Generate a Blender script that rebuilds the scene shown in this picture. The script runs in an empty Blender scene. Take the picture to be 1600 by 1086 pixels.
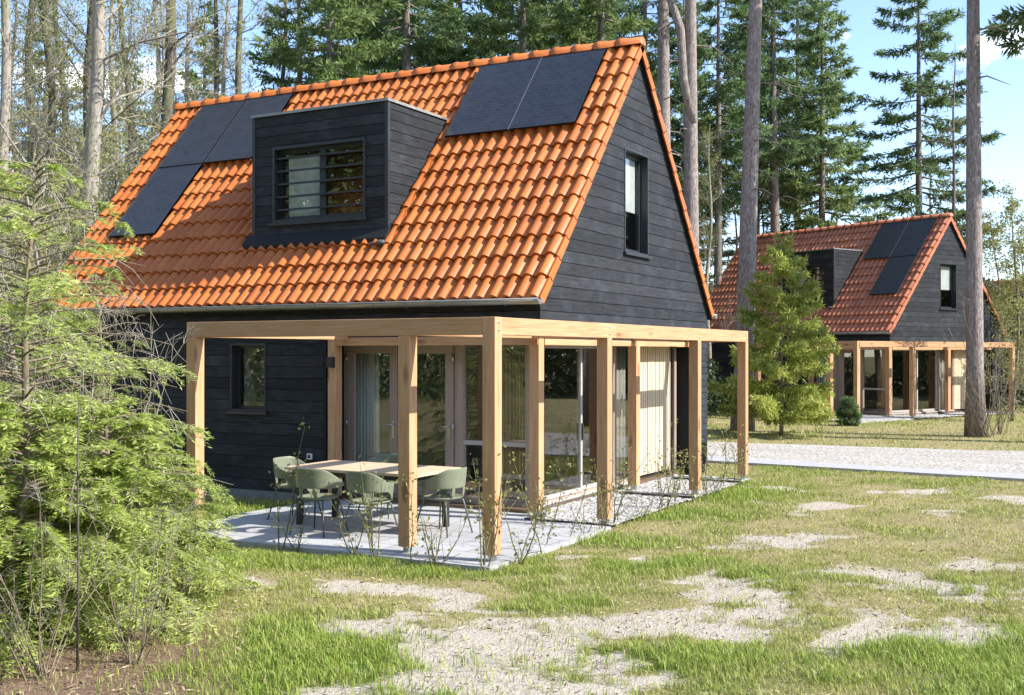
import bpy, math, random
import numpy as np
from mathutils import Vector, Matrix
R = math.radians
scene = bpy.context.scene
col = scene.collection
random.seed(7)
# ------------------------------------------------------------------ camera, world, sun, exposure
CAM = Vector((5.71, -10.02, 2.2)); TH = R(28.8); FPX = 1745.0; HOR = 551.0
cd = bpy.data.cameras.new('camera'); cam = bpy.data.objects.new('camera', cd); col.objects.link(cam)
cam.location = CAM; cam.rotation_euler = (R(90), 0, TH)
cd.sensor_width = 36; cd.lens = FPX / 1600 * 36; cd.shift_y = 8 / 1600
cd.clip_start = .05; cd.clip_end = 2000
scene.camera = cam
FW = np.array([-math.sin(TH), math.cos(TH)]); RT = np.array([math.cos(TH), math.sin(TH)])
def gnd(px, py):                       # where a spot seen at photo pixel (px, py) lies on the flat ground
    d = FPX * CAM.z / (py - HOR); return at(px, d)
def at(px, d):                         # ground point at depth d along the view
    p = np.array([CAM.x, CAM.y]) + FW * d + RT * ((px - 800) / FPX * d); return float(p[0]), float(p[1])

SUN = Vector((1, .17, .8)).normalized(); ELEV = math.asin(SUN.z); AZ = math.atan2(SUN.x, SUN.y)
ld = bpy.data.lights.new('sun', 'SUN'); ld.energy = 3.65; ld.angle = R(.5); ld.color = (1, .95, .88)
lo = bpy.data.objects.new('sun', ld); col.objects.link(lo)
lo.rotation_euler = (-SUN).to_track_quat('-Z', 'Y').to_euler(); lo.location = (30, 5, 30)
W = bpy.data.worlds.new('World'); scene.world = W; W.use_nodes = True
scene.view_settings.view_transform = 'Standard'; scene.view_settings.look = 'None'
scene.view_settings.exposure = 1.33; scene.view_settings.gamma = 1

class NT:
    def __init__(s, nt): s.nt = nt; nt.nodes.clear()
    def n(s, typ, ins=None, **props):
        nd = s.nt.nodes.new(typ)
        for k, v in props.items(): setattr(nd, k, v)
        for k, v in (ins or {}).items():
            sk = nd.inputs[k]
            if isinstance(v, bpy.types.NodeSocket): s.nt.links.new(v, sk)
            elif isinstance(v, bpy.types.Node): s.nt.links.new(v.outputs[0], sk)
            else: sk.default_value = v
        return nd
    def mix(s, fac, a, b, blend='MIX'):
        nd = s.nt.nodes.new('ShaderNodeMix'); nd.data_type = 'RGBA'; nd.blend_type = blend
        for i, v in ((0, fac), (6, a), (7, b)):
            sk = nd.inputs[i]
            if isinstance(v, bpy.types.NodeSocket): s.nt.links.new(v, sk)
            elif isinstance(v, bpy.types.Node): s.nt.links.new(v.outputs[0], sk)
            else: sk.default_value = (v if i == 0 else (*v, 1) if len(v) == 3 else v)
        return nd.outputs[2]
    def ramp(s, fac, stops):
        nd = s.nt.nodes.new('ShaderNodeValToRGB'); s.nt.links.new(fac if isinstance(fac, bpy.types.NodeSocket) else fac.outputs[0], nd.inputs[0])
        el = nd.color_ramp.elements
        while len(el) < len(stops): el.new(.5)
        for e, (p, c) in zip(el, stops): e.position = p; e.color = (*c, 1) if not isinstance(c, (int, float)) else (c, c, c, 1)
        return nd.outputs[0]
    def math(s, op, a, b=0.0, clamp=False):
        nd = s.nt.nodes.new('ShaderNodeMath'); nd.operation = op; nd.use_clamp = clamp
        for i, v in ((0, a), (1, b)):
            if isinstance(v, bpy.types.NodeSocket): s.nt.links.new(v, nd.inputs[i])
            elif isinstance(v, bpy.types.Node): s.nt.links.new(v.outputs[0], nd.inputs[i])
            else: nd.inputs[i].default_value = v
        return nd.outputs[0]
    def coord(s, scale=(1, 1, 1), out='Object', rot=(0, 0, 0)):
        t = s.nt.nodes.new('ShaderNodeTexCoord')
        m = s.n('ShaderNodeMapping', {'Vector': t.outputs[out], 'Scale': scale, 'Rotation': rot}); return m.outputs[0]
    def noise(s, vec, scale, detail=4, rough=.55, out=0):
        return s.n('ShaderNodeTexNoise', {'Vector': vec, 'Scale': scale, 'Detail': detail, 'Roughness': rough}).outputs[out]

# sky: Nishita with a few procedural clouds
w = NT(W.node_tree)
sky = w.n('ShaderNodeTexSky', sky_type='NISHITA', sun_disc=False, sun_elevation=ELEV, sun_rotation=AZ, air_density=.75, dust_density=.25, ozone_density=1.0)
wc = w.coord((1, 1, 2.6), 'Generated')
cn = w.noise(wc, 4.6, 7, .55)
cmask = w.ramp(cn, [(.60, 0.), (.68, 1.)])
skyc = w.mix(w.math('MULTIPLY', cmask, .8), sky.outputs[0], (9.5, 9.6, 9.8))
bg = w.n('ShaderNodeBackground', {'Color': skyc, 'Strength': .15})
w.n('ShaderNodeOutputWorld', {'Surface': bg.outputs[0]})

# ------------------------------------------------------------------ materials
def pbr(name, build):
    m = bpy.data.materials.new(name); m.use_nodes = True; t = NT(m.node_tree)
    p = t.n('ShaderNodeBsdfPrincipled'); build(t, p)
    t.n('ShaderNodeOutputMaterial', {'Surface': p.outputs[0]}); return m
def setp(t, p, **k):
    for n, v in k.items():
        n = n.replace('_', ' ')
        sk = p.inputs[n]
        if isinstance(v, bpy.types.NodeSocket): t.nt.links.new(v, sk)
        elif isinstance(v, bpy.types.Node): t.nt.links.new(v.outputs[0], sk)
        elif isinstance(v, tuple) and len(v) == 3: sk.default_value = (*v, 1)
        else: sk.default_value = v
def bump(t, h, strength=.3, dist=.01):
    return t.n('ShaderNodeBump', {'Height': h, 'Strength': strength, 'Distance': dist}).outputs[0]
def flat(name, c, rough=.5, metal=0., var=.12, spec=.5):
    def b(t, p):
        n = t.noise(t.coord(), 9, 5)
        d = tuple(x * (1 - var) for x in c); e = tuple(min(1, x * (1 + var)) for x in c)
        setp(t, p, Base_Color=t.ramp(n, [(.3, d), (.7, e)]), Roughness=rough, Metallic=metal, Specular_IOR_Level=spec, Normal=bump(t, n, .05, .01))
    return pbr(name, b)
def timber(name, axis, a, bcol, knots=True):
    sc = {'x': (1.2, 22, 22), 'y': (22, 1.2, 22), 'z': (22, 22, 1.2)}[axis]
    sk = {'x': (2.2, 7, 7), 'y': (7, 2.2, 7), 'z': (7, 7, 2.2)}[axis]
    def b(t, p):
        oi = t.n('ShaderNodeObjectInfo'); off = t.n('ShaderNodeVectorMath', {0: t.coord(), 1: oi.outputs['Location']}, operation='ADD').outputs[0]
        g = t.noise(t.n('ShaderNodeMapping', {'Vector': off, 'Scale': sc}).outputs[0], 1.6, 6, .6)
        big = t.noise(off, 1.3, 2)
        c = t.ramp(g, [(.28, a), (.5, tuple((x + y) / 2 for x, y in zip(a, bcol))), (.72, bcol)])
        c = t.mix(t.math('MULTIPLY', big, .5), c, tuple(x * .8 for x in a))
        if knots:
            v = t.n('ShaderNodeTexVoronoi', {'Vector': t.n('ShaderNodeMapping', {'Vector': off, 'Scale': sk}).outputs[0], 'Scale': .62})
            c = t.mix(t.ramp(v.outputs['Distance'], [(.10, .8), (.22, 0.)]), c, (.20, .09, .04))
            c = t.mix(t.ramp(t.noise(t.n('ShaderNodeMapping', {'Vector': off, 'Scale': tuple(q * 1.6 if q > 5 else q * .5 for q in sc)}).outputs[0], 1.3, 2), [(.66, 0.), (.70, .75)]), c, (.22, .11, .05))
        rnd = t.math('ADD', t.math('MULTIPLY', oi.outputs['Random'], .22), .89)
        c = t.n('ShaderNodeHueSaturation', {'Color': c, 'Value': rnd}).outputs[0]
        setp(t, p, Base_Color=c, Roughness=.62, Specular_IOR_Level=.25, Normal=bump(t, g, .25, .004))
    return pbr(name, b)
WA, WB = (.47, .235, .105), (.64, .415, .245)
M = {}
for ax in 'xyz': M['timber_' + ax] = timber('timber_' + ax, ax, WA, WB)
M['batten'] = timber('batten_wood', 'z', (.58, .44, .29), (.72, .59, .42), False)
M['tabletop'] = timber('tabletop_wood', 'x', (.50, .36, .23), (.64, .50, .35), False)
M['floor'] = timber('floor_wood', 'x', (.12, .08, .05), (.20, .135, .085), False)
def clad(t, p):
    vec = t.coord((1, 1, 1)); geo = t.n('ShaderNodeAttribute', attribute_name='rnd')
    offs = t.n('ShaderNodeVectorMath', {0: vec, 1: geo.outputs['Vector']}, operation='ADD').outputs[0]
    g = t.noise(t.n('ShaderNodeMapping', {'Vector': offs, 'Scale': (2.0, 2.0, 38)}).outputs[0], 1.5, 6, .65)
    blot = t.noise(offs, 2.3, 4, .6)
    c = t.ramp(g, [(.25, (.011, .0115, .012)), (.6, (.035, .0365, .039)), (.8, (.092, .098, .107))])
    c = t.mix(t.ramp(blot, [(.5, 0.), (.78, .55)]), c, (.070, .079, .091))
    c = t.n('ShaderNodeHueSaturation', {'Color': c, 'Value': t.math('ADD', t.math('MULTIPLY', geo.outputs['Fac'], .45), .78)}).outputs[0]
    setp(t, p, Base_Color=c, Roughness=t.ramp(g, [(.3, .62), (.7, .8)]), Specular_IOR_Level=.08, Sheen_Weight=.10, Sheen_Roughness=.45, Sheen_Tint=(.62, .78, 1.), Normal=bump(t, g, .7, .008))
M['clad'] = pbr('black_stained_boards', clad)
M['clad_back'] = flat('black_membrane', (.008, .008, .009), .8)
def tile(t, p):
    rn = t.n('ShaderNodeAttribute', attribute_name='rnd').outputs['Fac']
    c = t.ramp(rn, [(0., (.42, .112, .020)), (.35, (.47, .130, .022)), (.75, (.50, .145, .026)), (1., (.53, .165, .033))])
    n = t.noise(t.coord(), 5, 5, .65); n2 = t.noise(t.coord(), 60, 3)
    c = t.mix(t.ramp(n, [(.45, 0.), (.72, .25)]), c, (.34, .08, .03))
    c = t.mix(t.ramp(t.noise(t.coord((1, 1, .4)), 14, 4, .7), [(.66, 0.), (.74, .35)]), c, (.20, .11, .06))
    setp(t, p, Base_Color=c, Roughness=t.ramp(n, [(.3, .32), (.7, .5)]), Specular_IOR_Level=.4, Normal=bump(t, n2, .12, .003))
M['tile'] = pbr('glazed_orange_tile', tile)
def solar(t, p):
    uv = t.n('ShaderNodeUVMap').outputs[0]
    br = t.n('ShaderNodeTexBrick', {'Vector': uv, 'Color1': (.014, .017, .025, 1), 'Color2': (.026, .030, .042, 1), 'Mortar': (.05, .056, .068, 1), 'Scale': 1., 'Mortar Size': .004, 'Brick Width': .155, 'Row Height': .0775}, offset=.5)
    n = t.noise(t.coord(), 3, 3)
    setp(t, p, Base_Color=br.outputs[0], Roughness=t.ramp(n, [(.3, .30), (.7, .42)]), Specular_IOR_Level=.5, Normal=bump(t, br.outputs['Fac'], .15, .003))
M['solar'] = pbr('solar_cells', solar)
M['alu'] = flat('aluminium', (.45, .46, .48), .35, .9)
def zinc(t, p):
    n = t.noise(t.coord((.6, 6, 6)), 4, 5)
    setp(t, p, Base_Color=t.ramp(n, [(.3, (.25, .25, .24)), (.7, (.40, .39, .37))]), Metallic=.75, Roughness=.45)
M['zinc'] = pbr('zinc', zinc)
M['frame'] = timber('taupe_frame', 'z', (.33, .25, .20), (.43, .335, .275), False)
M['frame_black'] = flat('black_frame', (.022, .024, .028), .42)
M['frame_light'] = flat('pale_frame', (.42, .39, .36), .45)
M['steel'] = flat('steel', (.55, .55, .56), .28, 1.)
M['white'] = flat('white_paint', (.72, .71, .68), .6)
M['dark_metal'] = flat('dark_metal', (.02, .021, .022), .45)
M['lead'] = flat('lead_flashing', (.10, .105, .115), .6)
M['concrete'] = flat('concrete', (.45, .44, .42), .85)
M['plinth'] = flat('plinth', (.20, .20, .20), .85)
M['interior'] = flat('interior_paint', (.20, .19, .175), .8)
M['blind'] = flat('pale_blind', (.55, .56, .54), .8)
def fabric(name, a, b_):
    def f(t, p):
        n = t.noise(t.coord((30, 30, .8)), 1.2, 3)
        setp(t, p, Base_Color=t.ramp(n, [(.3, a), (.7, b_)]), Roughness=.9, Specular_IOR_Level=.1)
    return pbr(name, f)
M['curtain'] = fabric('brown_curtain', (.30, .20, .12), (.52, .37, .24))
M['sheer'] = fabric('pale_sheer', (.50, .52, .48), (.62, .64, .60))
M['curtain_grey'] = fabric('grey_curtain', (.26, .24, .21), (.42, .39, .34))
def chairm(t, p):
    n = t.noise(t.coord(), 6, 3)
    setp(t, p, Base_Color=t.ramp(n, [(.3, (.155, .175, .112)), (.7, (.195, .215, .145))]), Roughness=.48, Specular_IOR_Level=.4)
M['chair'] = pbr('olive_plastic', chairm)
M['chair_leg'] = flat('olive_grey_metal', (.10, .115, .09), .45, .3)
def glass(name, tint):
    m = bpy.data.materials.new(name); m.use_nodes = True; t = NT(m.node_tree)
    tr = t.n('ShaderNodeBsdfTransparent', {'Color': (*tint, 1)})
    gl = t.n('ShaderNodeBsdfGlossy', {'Color': (1, 1, 1, 1), 'Roughness': 0.0})
    lw = t.n('ShaderNodeLayerWeight', {'Blend': .5})
    f = t.math('ADD', t.math('MULTIPLY', t.math('POWER', lw.outputs['Facing'], 5.), .9), .045, True)
    mx = t.n('ShaderNodeMixShader', {0: t.math('ADD', f, .03, True), 1: tr.outputs[0], 2: gl.outputs[0]})
    t.n('ShaderNodeOutputMaterial', {'Surface': mx.outputs[0]}); return m
M['glass'] = glass('window_glass', (.93, .95, .94))
def bark(name, a, b_, c_, sc=(6, 6, 1.3), moss=None):
    def f(t, p):
        n = t.noise(t.coord(sc), 3.2, 7, .68); v = t.n('ShaderNodeTexVoronoi', {'Vector': t.coord((sc[0] * 1.3, sc[1] * 1.3, sc[2] * 1.2)), 'Scale': 2.2}, feature='DISTANCE_TO_EDGE')
        c = t.ramp(n, [(.3, a), (.52, b_), (.72, c_)])
        c = t.mix(t.ramp(v.outputs[0], [(.0, .55), (.12, 0.)]), c, a)
        if moss: c = t.mix(t.ramp(t.noise(t.coord((1, 1, .5)), 1.6, 4), [(.48, 0.), (.62, .6)]), c, moss)
        setp(t, p, Base_Color=c, Roughness=.9, Specular_IOR_Level=.15, Normal=bump(t, n, .8, .03))
    return pbr(name, f)
M['bark_pine'] = bark('pine_bark', (.12, .095, .085), (.30, .255, .235), (.48, .43, .40), (6, 6, 1.8))
M['bark_fir'] = bark('fir_bark', (.09, .075, .065), (.22, .19, .165), (.34, .30, .27))
M['bark_dark'] = bark('dark_bark', (.055, .048, .04), (.13, .115, .09), (.21, .19, .15), moss=(.17, .18, .07))
M['bark_pale'] = bark('pale_bark', (.20, .17, .14), (.36, .32, .27), (.50, .46, .40), moss=(.22, .22, .13))
M['twig_grey'] = bark('grey_twig', (.22, .195, .165), (.36, .33, .28), (.48, .45, .39), moss=(.34, .35, .18))
M['twig_brown'] = bark('brown_twig', (.14, .11, .075), (.25, .205, .145), (.36, .31, .23), moss=(.26, .25, .11))
M['stalk'] = bark('young_stalk', (.10, .09, .05), (.19, .175, .09), (.28, .26, .15))
def leaf(name, a, b_, c_, trans=.3, rough=.55):
    m = bpy.data.materials.new(name); m.use_nodes = True; t = NT(m.node_tree)
    rn = t.n('ShaderNodeAttribute', attribute_name='rnd').outputs['Fac']
    cl = t.ramp(t.noise(t.coord(), 1.1, 3), [(.3, .0), (.7, 1.)])
    f = t.math('ADD', t.math('MULTIPLY', rn, .65), t.math('MULTIPLY', cl, .35))
    c = t.ramp(f, [(.1, a), (.5, b_), (.95, c_)])
    p = t.n('ShaderNodeBsdfPrincipled', {'Base Color': c, 'Roughness': rough, 'Specular IOR Level': .3})
    tl = t.n('ShaderNodeBsdfTranslucent', {'Color': c})
    mx = t.n('ShaderNodeMixShader', {0: trans, 1: p.outputs[0], 2: tl.outputs[0]})
    t.n('ShaderNodeOutputMaterial', {'Surface': mx.outputs[0]}); return m
M['needle_fir'] = leaf('fir_needles', (.060, .108, .048), (.135, .21, .080), (.26, .34, .135), .48)
M['needle_spruce'] = leaf('spruce_needles', (.080, .135, .046), (.19, .27, .085), (.34, .41, .155), .46)
M['needle_hemlock'] = leaf('hemlock_needles', (.20, .275, .05), (.42, .51, .11), (.69, .73, .31), .5)
M['needle_bright'] = leaf('bright_needles', (.20, .25, .05), (.40, .45, .10), (.62, .63, .20), .5)
M['leaf_bud'] = leaf('young_leaves', (.16, .17, .05), (.28, .29, .09), (.42, .43, .17), .45)
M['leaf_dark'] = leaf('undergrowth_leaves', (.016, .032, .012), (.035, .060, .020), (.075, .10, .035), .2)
M['woods'] = leaf('far_foliage', (.045, .062, .032), (.09, .11, .055), (.18, .19, .10), .2)
M['woods_twig'] = leaf('far_twigs', (.06, .052, .04), (.12, .105, .08), (.21, .19, .145), .2)
def grassm():
    m = bpy.data.materials.new('grass_blades'); m.use_nodes = True; t = NT(m.node_tree)
    rn = t.n('ShaderNodeAttribute', attribute_name='rnd').outputs['Fac']; gr = t.n('ShaderNodeAttribute', attribute_name='green').outputs['Fac']
    dry = t.ramp(rn, [(0., (.235, .265, .05)), (.35, (.345, .365, .085)), (.65, (.45, .43, .15)), (1., (.57, .515, .27))])
    lush = t.ramp(rn, [(0., (.17, .28, .035)), (.5, (.29, .395, .058)), (.85, (.40, .46, .11)), (1., (.50, .46, .20))])
    c = t.mix(gr, dry, lush)
    p = t.n('ShaderNodeBsdfPrincipled', {'Base Color': c, 'Roughness': .55, 'Specular IOR Level': .25})
    tl = t.n('ShaderNodeBsdfTranslucent', {'Color': c})
    mx = t.n('ShaderNodeMixShader', {0: .35, 1: p.outputs[0], 2: tl.outputs[0]})
    t.n('ShaderNodeOutputMaterial', {'Surface': mx.outputs[0]}); return m
M['grass'] = grassm()
def groundm(t, p):
    sd = t.n('ShaderNodeAttribute', attribute_name='sand').outputs['Fac']; gr = t.n('ShaderNodeAttribute', attribute_name='green').outputs['Fac']
    lt = t.n('ShaderNodeAttribute', attribute_name='litter').outputs['Fac']
    v = t.coord(); n1 = t.noise(v, 7, 6, .65); n2 = t.noise(v, 38, 4, .7); n3 = t.noise(v, 1.3, 4)
    sand = t.ramp(n2, [(.2, (.46, .395, .315)), (.5, (.56, .495, .41)), (.8, (.65, .59, .50))])
    sand = t.mix(t.ramp(n1, [(.5, 0.), (.75, .5)]), sand, (.46, .385, .29))
    soil = t.ramp(n2, [(.25, (.23, .195, .08)), (.5, (.37, .31, .155)), (.75, (.50, .43, .26))])
    turf = t.ramp(n2, [(.25, (.07, .10, .02)), (.5, (.13, .17, .035)), (.75, (.22, .24, .08))])
    base = t.mix(gr, soil, turf)
    litter = t.ramp(n2, [(.25, (.09, .055, .035)), (.5, (.24, .155, .105)), (.75, (.42, .31, .23))])
    e = t.math('ADD', sd, t.math('MULTIPLY', t.math('SUBTRACT', n1, .5), 1.9))
    e = t.math('ADD', e, t.math('MULTIPLY', t.math('SUBTRACT', n2, .5), .6))
    c = t.mix(t.ramp(e, [(.28, 0.), (.72, 1.)]), base, sand)
    c = t.mix(t.ramp(t.math('ADD', lt, t.math('MULTIPLY', t.math('SUBTRACT', n1, .5), .8)), [(.4, 0.), (.6, 1.)]), c, litter)
    setp(t, p, Base_Color=c, Roughness=.95, Specular_IOR_Level=.1, Normal=bump(t, t.math('ADD', n2, n1), .9, .05))
M['ground'] = pbr('sandy_lawn_soil', groundm)
def paverm(t, p):
    v = t.coord()
    br = t.n('ShaderNodeTexBrick', {'Vector': v, 'Color1': (.35, .35, .352, 1), 'Color2': (.44, .44, .44, 1), 'Mortar': (.075, .075, .07, 1), 'Scale': 1., 'Mortar Size': .006, 'Brick Width': .6, 'Row Height': .4, 'Bias': 0.}, offset=.5)
    n = t.noise(v, 3.5, 5, .6); n2 = t.noise(v, 60, 3)
    c = t.mix(t.ramp(n, [(.35, 0.), (.75, .35)]), br.outputs[0], (.34, .335, .32))
    c = t.mix(t.ramp(t.noise(v, 9, 4, .7), [(.6, 0.), (.75, .5)]), c, (.45, .42, .36))
    setp(t, p, Base_Color=c, Roughness=.8, Normal=bump(t, t.math('ADD', t.math('MULTIPLY', br.outputs['Fac'], -1.), t.math('MULTIPLY', n2, .2)), .5, .006))
M['paver'] = pbr('grey_pavers', paverm)
def gravelm(sc, cols):
    def f(t, p):
        v = t.coord(); vo = t.n('ShaderNodeTexVoronoi', {'Vector': v, 'Scale': sc}); n = t.noise(v, .9, 5, .6)
        c = t.ramp(vo.outputs['Color'], [(.1, cols[0]), (.5, cols[1]), (.9, cols[2])])
        c = t.mix(t.ramp(n, [(.45, 0.), (.8, .45)]), c, cols[3])
        setp(t, p, Base_Color=c, Roughness=.9, Specular_IOR_Level=.2, Normal=bump(t, vo.outputs['Distance'], 1., .02))
    return f
M['gravel'] = pbr('pale_gravel', gravelm(32, [(.22, .215, .205), (.40, .39, .375), (.58, .57, .55), (.36, .345, .32)]))
def roadm(t, p):
    gravelm(14, [(.31, .285, .25), (.43, .405, .365), (.54, .515, .47), (.37, .325, .27)])(t, p)
    old = p.inputs['Base Color'].links[0].from_socket; v = t.coord((.10, 1.1, 1)); tr = t.noise(v, 1.3, 3, .5)
    setp(t, p, Base_Color=t.mix(t.ramp(tr, [(.47, 0.), (.62, .55)]), old, (.34, .30, .245)))
M['road'] = pbr('pale_shell_road', roadm)
M['kerb'] = flat('grey_kerb', (.40, .395, .40), .85)
M['stone'] = pbr('pebbles', lambda t, p: setp(t, p, Base_Color=t.ramp(t.n('ShaderNodeAttribute', attribute_name='rnd').outputs['Fac'], [(0., (.22, .2, .18)), (.5, (.5, .48, .45)), (1., (.75, .73, .7))]), Roughness=.85))

# ------------------------------------------------------------------ mesh helpers
class MB:
    """collects shapes; build() links them as one mesh object"""
    def __init__(s): s.v = []; s.f = []; s.sm = []; s.rn = []
    def add(s, vs, fs, smooth=False, rnd=None):
        o = len(s.v); s.v.extend([tuple(map(float, q)) for q in vs]); r = random.random() if rnd is None else rnd
        for f in fs: s.f.append([i + o for i in f]); s.sm.append(smooth); s.rn.append(r)
        return s
    def box(s, x0, x1, y0, y1, z0, z1):
        vs = [(x, y, z) for z in (z0, z1) for y in (y0, y1) for x in (x0, x1)]
        return s.add(vs, [(0, 2, 3, 1), (4, 5, 7, 6), (0, 1, 5, 4), (2, 6, 7, 3), (0, 4, 6, 2), (1, 3, 7, 5)])
    def hexa(s, a, b):                      # two quads (4 points each), joined
        return s.add(list(a) + list(b), [(3, 2, 1, 0), (4, 5, 6, 7), (0, 1, 5, 4), (1, 2, 6, 5), (2, 3, 7, 6), (3, 0, 4, 7)])
    def tube(s, pts, rad, n=8, caps=True, smooth=True):
        pts = [Vector(q) for q in pts]; k = len(pts)
        if not hasattr(rad, '__len__'): rad = [rad] * k
        vs = []; ref = None
        for i, q in enumerate(pts):
            d = (pts[min(i + 1, k - 1)] - pts[max(i - 1, 0)]).normalized()
            if ref is None: ref = Vector((1, 0, 0)) if abs(d.x) < .8 else Vector((0, 1, 0))
            u = d.cross(ref).normalized(); v = d.cross(u); ref = v.cross(d) if False else ref
            for j in range(n):
                a = 2 * math.pi * j / n; vs.append(q + (u * math.cos(a) + v * math.sin(a)) * rad[i])
        fs = [(i * n + j, i * n + (j + 1) % n, (i + 1) * n + (j + 1) % n, (i + 1) * n + j) for i in range(k - 1) for j in range(n)]
        if caps: fs += [tuple(range(n)), tuple((k - 1) * n + j for j in reversed(range(n)))]
        return s.add(vs, fs, smooth)
    def build(s, name, m, parent=None, off=None):
        me = bpy.data.meshes.new(name); me.from_pydata(s.v, [], s.f); me.materials.append(m)
        me.polygons.foreach_set('use_smooth', s.sm)
        a = me.attributes.new('rnd', 'FLOAT', 'FACE'); a.data.foreach_set('value', s.rn)
        import bmesh
        bm = bmesh.new(); bm.from_mesh(me); bmesh.ops.recalc_face_normals(bm, faces=bm.faces); bm.to_mesh(me); bm.free()
        o = bpy.data.objects.new(name, me); col.objects.link(o)
        if parent is not None:
            o.parent = parent
            if off: o.location = off
        return o
def npmesh(name, V, F, m, rnd=None, extra=None, smooth=False):
    """V (n,3), F (k,c): one fast mesh of k polygons with c corners"""
    me = bpy.data.meshes.new(name); V = np.asarray(V, np.float32); F = np.asarray(F, np.int32); k, c = F.shape
    me.vertices.add(len(V)); me.vertices.foreach_set('co', V.ravel())
    me.loops.add(k * c); me.loops.foreach_set('vertex_index', F.ravel())
    me.polygons.add(k); me.polygons.foreach_set('loop_start', np.arange(0, k * c, c, dtype=np.int32)); me.polygons.foreach_set('loop_total', np.full(k, c, np.int32))
    if smooth: me.polygons.foreach_set('use_smooth', np.ones(k, bool))
    me.update(calc_edges=True)
    if rnd is not None: me.attributes.new('rnd', 'FLOAT', 'FACE').data.foreach_set('value', np.asarray(rnd, np.float32))
    for nm, (dom, arr) in (extra or {}).items(): me.attributes.new(nm, 'FLOAT', dom).data.foreach_set('value', np.asarray(arr, np.float32))
    me.materials.append(m); return me
def link(name, me, parent=None, loc=None):
    o = bpy.data.objects.new(name, me); col.objects.link(o)
    if parent is not None: o.parent = parent
    if loc is not None: o.location = loc
    return o
def bev(o, wd=.006, seg=2):
    b = o.modifiers.new('edge', 'BEVEL'); b.width = wd; b.segments = seg; b.limit_method = 'ANGLE'; return o
def tag(o, label=None, cat=None, group=None, kind=None):
    if label: o['label'] = label
    if cat: o['category'] = cat
    if group: o['group'] = group
    if kind: o['kind'] = kind
    return o
def empty(name, loc, rz=0, sc=1):
    o = bpy.data.objects.new(name, None); col.objects.link(o); o.location = loc; o.rotation_euler = (0, 0, rz); o.scale = (sc, sc, sc); o.empty_display_size = .2; return o
def copy_tree(o, parent=None):
    c = o.copy(); col.objects.link(c)
    if parent is not None: c.parent = parent
    for ch in list(o.children): copy_tree(ch, c)
    return c

# value noise for terrain / masks
def vnoise(x, y, seed, sc):
    rs = np.random.RandomState(seed); T = rs.rand(256, 256); x = np.asarray(x) * sc; y = np.asarray(y) * sc
    xi = np.floor(x).astype(int); yi = np.floor(y).astype(int); fx = x - xi; fy = y - yi; fx = fx * fx * (3 - 2 * fx); fy = fy * fy * (3 - 2 * fy)
    g = lambda a, b: T[a & 255, b & 255]
    return (g(xi, yi) * (1 - fx) + g(xi + 1, yi) * fx) * (1 - fy) + (g(xi, yi + 1) * (1 - fx) + g(xi + 1, yi + 1) * fx) * fy
def fbm(x, y, seed, sc, oc=4):
    t = 0; a = .5; s = 0
    for i in range(oc): t = t + vnoise(x, y, seed + i, sc * 2 ** i) * a; s += a; a *= .5
    return t / s

# ------------------------------------------------------------------ the setting
SANDS = [(760, 1010, 1.0, .55), (900, 975, 1.25, .45), (1040, 962, 1.2, .38), (1180, 925, .6, .5), (1170, 960, .5, .3), (730, 1070, .9, .35), (850, 1060, .5, .4), (1380, 965, .62, .5), (1470, 990, .65, .42), (1370, 1000, .4, .3),
         (430, 908, .7, .25), (560, 918, .8, .3), (1235, 840, .9, .42), (960, 862, .28, .16), (915, 875, .2, .14), (1120, 898, .35, .25), (1420, 905, .7, .4), (1530, 880, .6, .5), (1310, 790, .8, .3), (1215, 762, .8, .25), (1590, 775, .7, .4), (1420, 762, .5, .25), (1490, 800, .4, .3), (1560, 930, .3, .2), (640, 960, .4, .18), (1010, 1060, .5, .3), (690, 930, .4, .2)]
GREENS = [(1000, 800, 1.9, .55), (1110, 770, 1.8, .9), (1190, 760, 1.2, .5), (880, 840, 1.2, .4), (480, 1030, 1.1, .8), (350, 1060, .8, .6), (620, 1075, .6, .35), (1560, 1060, .85, .75), (1600, 1010, .6, .5), (560, 870, 2.4, .35), (700, 890, 1.2, .2), (1040, 880, .7, .3), (1000, 1010, .8, .25), (1190, 905, .5, .3), (370, 800, 1.0, .9), (940, 940, .35, .15), (1100, 1010, .5, .2), (900, 1000, .4, .2), (1450, 720, 2., .5)]
def blobs(x, y, L, wob=.35, seed=3):
    v = np.zeros_like(x)
    dx = (fbm(x, y, seed, 1.3) - .5) * wob * 2; dy = (fbm(x, y, seed + 9, 1.3) - .5) * wob * 2
    for px, py, a, b in L:
        cx, cy = gnd(px, py); u = ((x - cx + dx) * RT[0] + (y - cy + dy) * RT[1]) / a; w_ = ((x - cx + dx) * FW[0] + (y - cy + dy) * FW[1]) / (b * 1.4)
        v = np.maximum(v, np.clip(1.35 - (u * u + w_ * w_) ** .5, 0, 1) / .9)
    return np.clip(v, 0, 1)
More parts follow.
